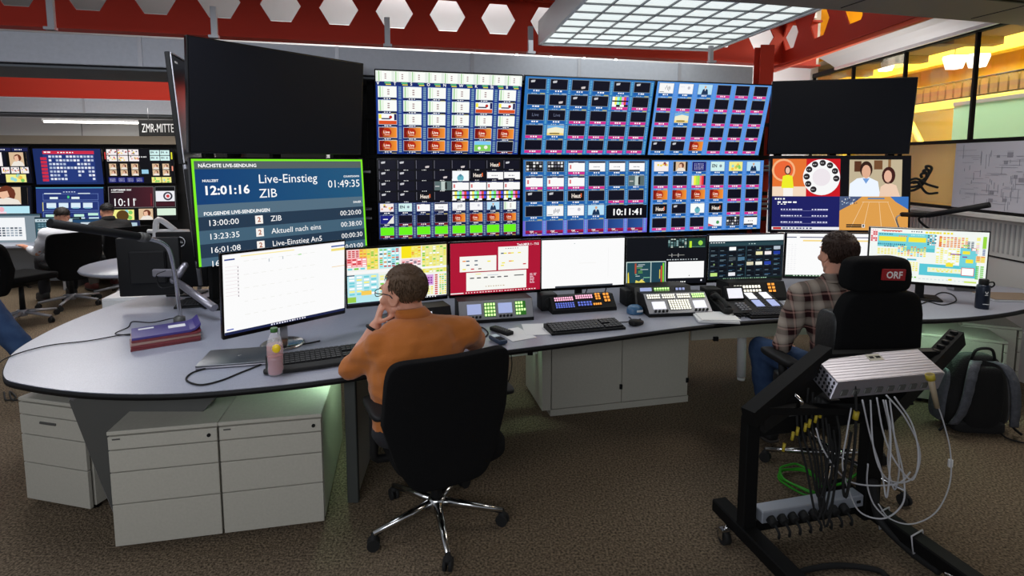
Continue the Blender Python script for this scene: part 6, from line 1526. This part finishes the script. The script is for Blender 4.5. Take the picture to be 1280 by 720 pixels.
# ================================================================== backpack
t = thing('backpack', 'black and grey backpack standing on the floor against a drawer unit at the right', 'backpack', (2.935, 3.33, 0), -.12)
BK = mat('backpack_black', (.055, .055, .06), .85, bump=(120, .4)); BG = mat('backpack_grey', (.36, .37, .40), .8, noise_c=(40, (.26, .27, .30), .3), bump=(60, .6))
def bp(v):
    k = (v.z + .25) / .5; return (v.x * (1.06 - .34 * k ** 2.5), v.y * (1.12 - .45 * k) + .03 - .02 * k, v.z + .25)
MB().cushion((.36, .20, .50), .5, bp, 40, 26).build('main_compartment', BK, t)
MB().cushion((.21, .06, .40), .45, lambda v: (v.x * (1 - .2 * (v.z > 0) * v.z / .2), v.y - .085 - .012 * (v.z / .2), v.z + .25), 26, 18).build('back_pad', mat('mesh_pad', (.03, .03, .035), .95, bump=(200, .5)), t)
for s_ in (-1, 1):
    b = MB(); pts = [(s_ * .045, -.065, .475), (s_ * .085, -.11, .46), (s_ * .118, -.14, .38), (s_ * .135, -.145, .27), (s_ * .150, -.13, .16), (s_ * .172, -.10, .075)]
    P_ = cr(pts, 6); vs = []
    for i, p in enumerate(P_):
        w_ = .032 * (1 - .25 * i / len(P_)); rr = .002 * math.sin(i * 1.5)
        for (dx, dy) in ((-w_, .006), (-w_ * .9, -.008 + rr), (w_ * .9, -.008 + rr), (w_, .006)): vs.append(p + Vector((dx, dy, 0)))
    b.add(vs, [(4 * i + k, 4 * i + (k + 1) % 4, 4 * i + 4 + (k + 1) % 4, 4 * i + 4 + k) for i in range(len(P_) - 1) for k in range(4)] + [(0, 1, 2, 3), tuple(4 * len(P_) - q for q in (1, 2, 3, 4))], True); b.build('shoulder_strap', BG, t)
    MB().tube([(s_ * .172, -.10, .08), (s_ * .20, -.07, .05), (s_ * .235, -.08, .02)], .008, 6, sub=3).build('webbing', M['black'], t)
    MB().cushion((.05, .15, .34), .5, lambda v, s_=s_: (v.x + s_ * (.172 - .07 * v.z - .0), v.y + .04, v.z + .22), 16, 14).build('side_panel', BG, t)
MB().tube([(-.06, -.04, .475), (-.045, -.05, .535), (0, -.055, .553), (.05, -.05, .54), (.075, -.04, .475)], .009, 8, sub=4).build('top_handle', M['black'], t)
MB().cushion((.30, .12, .08), .4, lambda v: (v.x, v.y - .03, v.z + .05)).build('hip_pad', BK, t)

# ================================================================== left background room
def back_display(label, q4, w, h, paint):
    import itertools
    ctr, yaw, tilt = q4
    return display(label, ctr, yaw, tilt, paint, 'displays in the left background', w, h)
def p_bk1(c):
    c.rect(0, 0, 1, 1, (.05, .06, .12), 1)
    for k in range(4): c.rect(.01 + k * .25, .03, .23, .09, (.12, .14, .32), 2); c.dashes(.05 + k * .25, .06, .12, .03, WHT, 3, 4)
    thumb(c, .3, .15, .30, .38, 'c', 2); c.disc(.45, .34, .10, (.9, .5, .7), 5); c.disc(.45, .34, .06, WHT, 6); thumb(c, .66, .15, .30, .38, 'f', 2)
    thumb(c, .02, .15, .25, .38, 's', 2); thumb(c, .3, .56, .24, .2, 's', 2)
    for k in range(3): thumb(c, .57 + k * .14, .56, .12, .17, 'c', 2)
    thumb(c, .3, .78, .22, .2, 'tx', 2); thumb(c, .62, .76, .3, .22, 'mp', 2); thumb(c, .02, .58, .25, .38, 'e', 2)
def p_bk2(c):
    R = c.rect; R(0, 0, 1, 1, (.10, .17, .38), 1); R(.14, .06, .76, .88, (.14, .22, .48), 2); R(.14, .06, .76, .09, (.80, .17, .28), 3); c.dashes(.36, .09, .26, .03, WHT, 4, 6); c.dashes(.16, .08, .1, .035, WHT, 4, 2, .95)
    random.seed(4)
    for j in range(7):
        R(.10, .24 + j * .10, .09, .075, (.80, .17, .28), 4)
        for i in range(13):
            if (4 < i < 8 and 1 < j and j != 3) or (i > 7 and j > 4 and random.random() < .5): continue
            if random.random() < .88: R(.22 + i * .052, .19 + j * .105, .038, .06, random.choice([(.85, .88, .95), (.7, .75, .85), (.95, .95, .98)]), 3)
def p_bk3(c):
    c.rect(0, 0, 1, 1, (.04, .04, .06), 1)
    for i in range(3):
        for j in range(2): thumb(c, .03 + i * .16, .02 + j * .18, .145, .16, 'c', 2)
        for j in range(2): thumb(c, .03 + i * .16, .43 + j * .18, .145, .16, 'f', 2)
    for i in range(2):
        for j in range(2): thumb(c, .66 + i * .15, .04 + j * .16, .14, .14, 's', 2)
        for j in range(2): thumb(c, .66 + i * .15, .43 + j * .18, .14, .16, 'f', 2)
        thumb(c, .66 + i * .15, .82, .14, .16, 'mp', 2)
    for i in range(4): thumb(c, .03 + i * .13, .82, .12, .15, 'tx', 2)
    c.dashes(.50, .22, .12, .03, WHT, 3, 4); c.rect(.52, .60, .10, .12, (.6, .8, .9), 3); c.rect(0, .1, .015, .2, (.9, .3, .3), 3); c.rect(.97, .1, .02, .2, (.9, .9, .2), 3); c.rect(.97, .5, .02, .14, (.95, .6, .5), 3)
def p_bk4(c):
    c.rect(0, 0, 1, 1, (.05, .06, .12), 1); thumb(c, .25, .02, .70, .48, 'f', 2); c.rect(.05, .55, .92, .40, (.72, .90, .95), 3); c.text('OPEN', .44, .70, .13, (.15, .2, .25), 4, align='r'); c.dashes(.2, .82, .22, .07, (.2, .2, .25), 4, 3, .95)
    c.disc(.56, .64, .04, (.95, .7, .75), 5); c.rect(.50, .70, .13, .16, (.95, .85, .9), 5); c.rect(.52, .84, .12, .10, (.25, .25, .5), 6); c.dashes(.68, .76, .2, .03, (.2, .2, .2), 4, 3); c.rect(0, .55, .04, .4, (.5, .85, .3), 4)
def p_bk5(c):
    R = c.rect; R(0, 0, 1, 1, (.13, .20, .45), 1); R(0, 0, 1, .03, (.3, .6, .75), 2); c.dashes(.4, .12, .2, .02, (.85, .9, 1), 3, 5)
    for (v, h_) in ((.18, .18), (.40, .26), (.70, .26)): c.frame(.10, v, .82, h_, .004, (.5, .6, .85), 3)
    R(.12, .16, .25, .03, (.8, .85, .9), 4); R(.62, .16, .18, .03, (.8, .85, .9), 4)
    for k in range(4): R(.15 + k * .18, .44, .14, .14, (.85, .92, .97), 4); R(.17 + k * .18, .57, .10, .03, (.5, .7, .8), 5)
    R(.20, .27, .12, .06, (.9, .95, .95), 4); R(.52, .27, .12, .06, (.9, .95, .95), 4); R(.46, .24, .03, .07, (.3, .8, .5), 4); R(.09, .42, .01, .25, (.9, .85, .3), 4)
    for k in range(4): R(.13 + k * .21, .76 - .03 * (k % 2), .15, .07, (.75, .92, .85), 4); R(.14 + k * .21, .85, .15, .05, (.8, .9, .95) if k else (.2, .25, .45), 4)
def p_bk6(c):
    R = c.rect; R(0, 0, 1, 1, (.03, .03, .04), 1); c.grad(.01, .02, .66, .60, (.10, .06, .10), (.28, .10, .14), 2); c.frame(.01, .02, .66, .60, .004, (.6, .6, .6), 3)
    c.text('4 SEPTEMBER 2025', .05, .13, .045, WHT, 4, True); c.rect(.05, .16, .18, .02, (.85, .85, .85), 4); c.text('10:11', .06, .57, .22, WHT, 4, sx=.9); c.text('40', .36, .42, .06, WHT, 4)
    R(.62, .22, .02, .35, (.45, .12, .15), 3); thumb(c, .04, .68, .33, .3, 'mp', 2); c.disc(.2, .85, .09, (.35, .25, .1), 5); thumb(c, .39, .66, .3, .32, 'f', 2)
    c.frame(.69, .02, .30, .60, .004, (.6, .6, .6), 3); R(.70, .15, .28, .30, (.93, .93, .95), 3); c.disc(.88, .30, .07, (.2, .2, .25), 4); c.disc(.88, .30, .045, (.93, .9, .93), 5); c.disc(.88, .30, .025, (.8, .2, .2), 6); R(.70, .47, .28, .12, (.25, .08, .12), 4); R(.71, .66, .28, .2, (.85, .93, .85), 3)
BK_ = 'displays in the left background'
for lab, pos, yaw, tilt, pf in (
 ('leftmost upper background display with a pink round picture, cut by the photo edge', (-7.95, 8.42, 1.66), .08, .05, p_bk1),
 ('upper background display with a blue timetable under a red bar', (-6.95, 8.56, 1.635), .10, .05, p_bk2),
 ('upper right background display tiled with red, brown and pale blue pictures', (-5.98, 8.78, 1.64), .20, .03, p_bk3),
 ('leftmost lower background display with a portrait above a pale blue picture', (-7.93, 8.36, 1.055), .08, -.05, p_bk4),
 ('lower background display with a dark blue diagram of pale boxes', (-6.92, 8.50, 1.035), .10, -.06, p_bk5),
 ('lower right background display showing the date and the time 10:11', (-5.95, 8.74, 1.045), .20, -.05, p_bk6)):
    display(lab, pos, yaw, tilt, pf, BK_, 1.0, .575)
def p_bk7(c): c.rect(0, 0, 1, 1, (.50, .56, .60), 1); c.rect(.25, .12, .5, .8, (.95, .96, .97), 2); cells(c, .3, .45, .4, .35, 6, 4, [(.3, .35, .4), (.6, .65, .7)], 3); c.rect(0, 0, 1, .06, (.25, .35, .4), 3)
def p_bk8(c): c.rect(0, 0, 1, 1, (.20, .33, .38), 1); c.rect(0, .05, 1, .14, (.75, .82, .85), 2); c.dashes(.05, .1, .6, .04, (.2, .3, .35), 3, 9); c.rect(.05, .5, .5, .08, (.7, .75, .72), 3); cells(c, .05, .25, .9, .2, 12, 2, [(.4, .55, .6)], 3)
def p_bk9(c): c.rect(0, 0, 1, 1, (.13, .28, .42), 1); c.rect(.2, .15, .7, .22, (.8, .85, .88), 2); cells(c, .1, .45, .8, .4, 8, 4, [(.3, .5, .65), (.7, .8, .85)], 3)
def p_bk10(c): c.rect(0, 0, 1, 1, (.12, .16, .30), 1); c.rect(.05, .1, .4, .7, (.15, .3, .85), 2); c.rect(.5, .15, .4, .6, (.7, .8, .85), 2)
# background desk
t = thing('background_desk', 'pale desk carrying the row of monitors under the background displays', 'desk', (-6.6, 7.4, 0), .12)
MB().box((-.2, 0, .60), (4.2, .8, .03), .005).build('desktop', M['lam'], t)
MB().box((-.2, .3, .3), (4.1, .03, .58)).build('modesty_panel', M['panel'], t)
for x in (-2.2, -.8, .6, 1.8): MB().box((x, 0, .29), (.04, .7, .58), .004).build('leg', M['silver'], t)
DESK_ = DESK
DESK = .615
for i, (x, px, w_, lab, pf) in enumerate(((0, 14, .80, 'grey-screened background monitor at the left photo edge', p_bk7), (0, 74, .58, 'teal-screened background monitor behind the man in the white shirt', p_bk8), (0, 117, .50, 'blue-screened background monitor right of the man in the white shirt', p_bk9), (0, 158, .38, 'small bright blue background monitor near the white lamp', p_bk10))):
    p = aty(px, 303 if i < 3 else 285, 7.35 if i < 3 else 7.5)
    monitor(lab, (p.x, p.y, max(p.z, .80)), .1, 0, w_, w_ * (.55 if i else .52), pf, 'monitors on the background desk')
DESK = DESK_
# sign
sp = aty(176, 160, 7.0)
t = thing('hanging_sign', 'black hanging sign with white lettering at the upper left, partly behind the black display', 'sign', (sp.x, sp.y, 0), .05)
zc = sp.z; MB().box((.35, 0, zc), (.74, .03, .205), .004).build('board', M['black'], t)
vs, fs = text_geo('ZMR-MITTE'); b = MB(); b.add([(x * .078 + .02, -.017, zc + (y - .35) * .155) for x, y in vs], fs); b.build('lettering', mat('sign_white', (.88, .88, .88), .5), t)
b = MB()
for x in (.1, .6): b.tube([(x, 0, zc + .1), (x, 0, 2.385)], .005, 6)
b.build('hangers', M['silver'], t)

# chairs of the background
GC = 'background office chairs'
C1 = office_chair('black office chair of the man in the white shirt in the left background', (-5.26, 6.38, 0), .95, GC, 'silver', .50, .34, .90, .50, -.26, False)
C2 = dup(C1, (-5.22, 5.68, 0), -.35, 'empty black office chair at the left photo edge in the background', GC)
C3 = dup(C1, (-5.04, 6.94, 0), 1.0, 'office chair of the person in black in the left background', GC)
# oval white table
t = thing('side_table', 'small oval white table in front of the person in black', 'table', (-3.45, 5.25, 0), .15)
MB().lathe([(.0, .70), (.62, .70), (.63, .715), (.62, .73), (.0, .7301)], n=36).build('tabletop', M['lam'], t)
for x in (-.40, .40):
    MB().tube([(x, .05, .70), (x * .85, .0, .35), (x * 1.1, -.05, .02)], .022, 8, sub=4).build('leg', M['silver'], t)
t = thing('pedestal', 'white pedestal unit beyond the back edge of the left desk', 'pedestal', (-3.05, 4.45, 0), .2)
MB().box((0, 0, .33), (.42, .5, .62), .004).build('carcass', M['white'], t)
for z in (.16, .36, .54): MB().box((0, -.256, z), (.40, .014, .17), .002).build('drawer', M['white'], t)
# seated men
def seated(label, x, y, dz_, rz, shirt, tr, hcol, s=1., lean=.0, seed=9, hz=0, skin_arm=1.0, arm=((-.23, .36, .62), (.20, .36, .62))):
    def R_(p): c_, s_ = math.cos(rz), math.sin(rz); return (x + p[0] * c_ - p[1] * s_, y + p[0] * s_ + p[1] * c_, p[2])
    J = dict(pelvis=(0, -.02, .44), waist=(0, .0, .55), chest=(0, .04 + lean, .70), neck=(0, .08 + lean, .84), shl=(-.185, .06 + lean, .77), shr=(.185, .06 + lean, .77), ell=(-.25, .14, .55), elr=(.25, .14, .55), wrl=arm[0], wrr=arm[1],
             hipl=(-.09, .05, .42), hipr=(.09, .05, .42), knl=(-.14, .48, .42), knr=(.14, .48, .42), anl=(-.14, .44, .09), anr=(.14, .46, .09), toel=(-.15, .58, .05), toer=(.15, .6, .05))
    J = {k: R_((v[0], v[1], v[2] + (dz_ if k[:2] not in ('an', 'to') else 0))) for k, v in J.items()}
    return person(label, J, (R_((0, .12 + lean, .955 + hz + dz_)), rz, -.15, 0), shirt, tr, [mat('maroon_shoe', (.32, .10, .08), .6), SHO[1]] if seed == 12 else SHO, fat=.95, sleeve=skin_arm, voxel=.012, hs=.93, hair=dict(col=hcol, hl=hl_short(nape=-.35), n=500, seed=seed), hands=(.3, .3))
WSH = mat('white_shirt', (.82, .83, .86), .85, bump=(60, .2)); GTR = mat('grey_trousers', (.40, .38, .36), .9); BSH = mat('black_shirt', (.05, .05, .055), .9)
seated('man in a white shirt sitting with his back turned in the left background', -5.30, 6.42, .10, .95, WSH, DKT, (.12, .09, .07), seed=11, skin_arm=1.7, arm=((-.30, .38, .60), (.16, .40, .62)))
seated('person in a black shirt and grey trousers leaning forward in the left background', -5.10, 6.98, .10, 1.0, BSH, GTR, (.05, .04, .04), lean=.16, seed=12, arm=((-.26, .46, .62), (.10, .50, .62)))
# walking person at the left edge
JW = dict(pelvis=(-3.56, 3.52, .96), waist=(-3.60, 3.52, 1.10), chest=(-3.70, 3.52, 1.28), neck=(-3.70, 3.52, 1.45), shl=(-3.72, 3.70, 1.38), shr=(-3.68, 3.34, 1.38), ell=(-3.80, 3.76, 1.10), elr=(-3.74, 3.26, 1.10), wrl=(-3.92, 3.74, .88), wrr=(-3.84, 3.24, .86),
          hipl=(-3.66, 3.61, .90), hipr=(-3.50, 3.43, .90), knl=(-3.95, 3.62, .52), knr=(-3.20, 3.38, .60), anl=(-3.95, 3.62, .10), anr=(-2.93, 3.40, .22), toel=(-4.11, 3.62, .05), toer=(-3.06, 3.42, .10))
person('person in pale shirt and blue jeans walking, mostly cut off at the left edge', JW, ((-3.72, 3.52, 1.60), PI / 2, 0, 0), WSH, DEN, SHO, fat=.95, sleeve=1.7, voxel=.013, hair=dict(col=(.2, .15, .1), hl=hl_short(), n=400, seed=14), hands=(.4, .4))
# white angular lamp
t = thing('task_lamp', 'white angular task lamp on the side of the left background, beside the tall black column', 'lamp', tuple(aty(194, 312, 5.4)), 0)
O = aty(194, 312, 5.4)
r_ = lambda px, py: tuple(aty(px, py, 5.4) - O)
MB().tube([r_(195, 312), r_(195, 280), r_(201, 275), r_(219, 288)], .028, 8, sub=3).build('arm', M['white'], t)
MB().tube([r_(185, 289), r_(236, 289)], .02, 8).build('lamp_head', M['white'], t)
MB().tube([(r_(195, 312)[0], 0, 0), (r_(195, 312)[0], 0, -O.z + .02)], .02, 8).lathe([(.15, 0), (.15, .02), (.03, .03)], (r_(195, 312)[0], 0, -O.z)).build('stand', M['white'], t)
# ================================================================== view
SC.view_settings.view_transform = 'Standard'; SC.view_settings.look = 'None'
SC.view_settings.exposure = 0.0; SC.view_settings.gamma = 1.0; SC.view_settings.use_curve_mapping = False
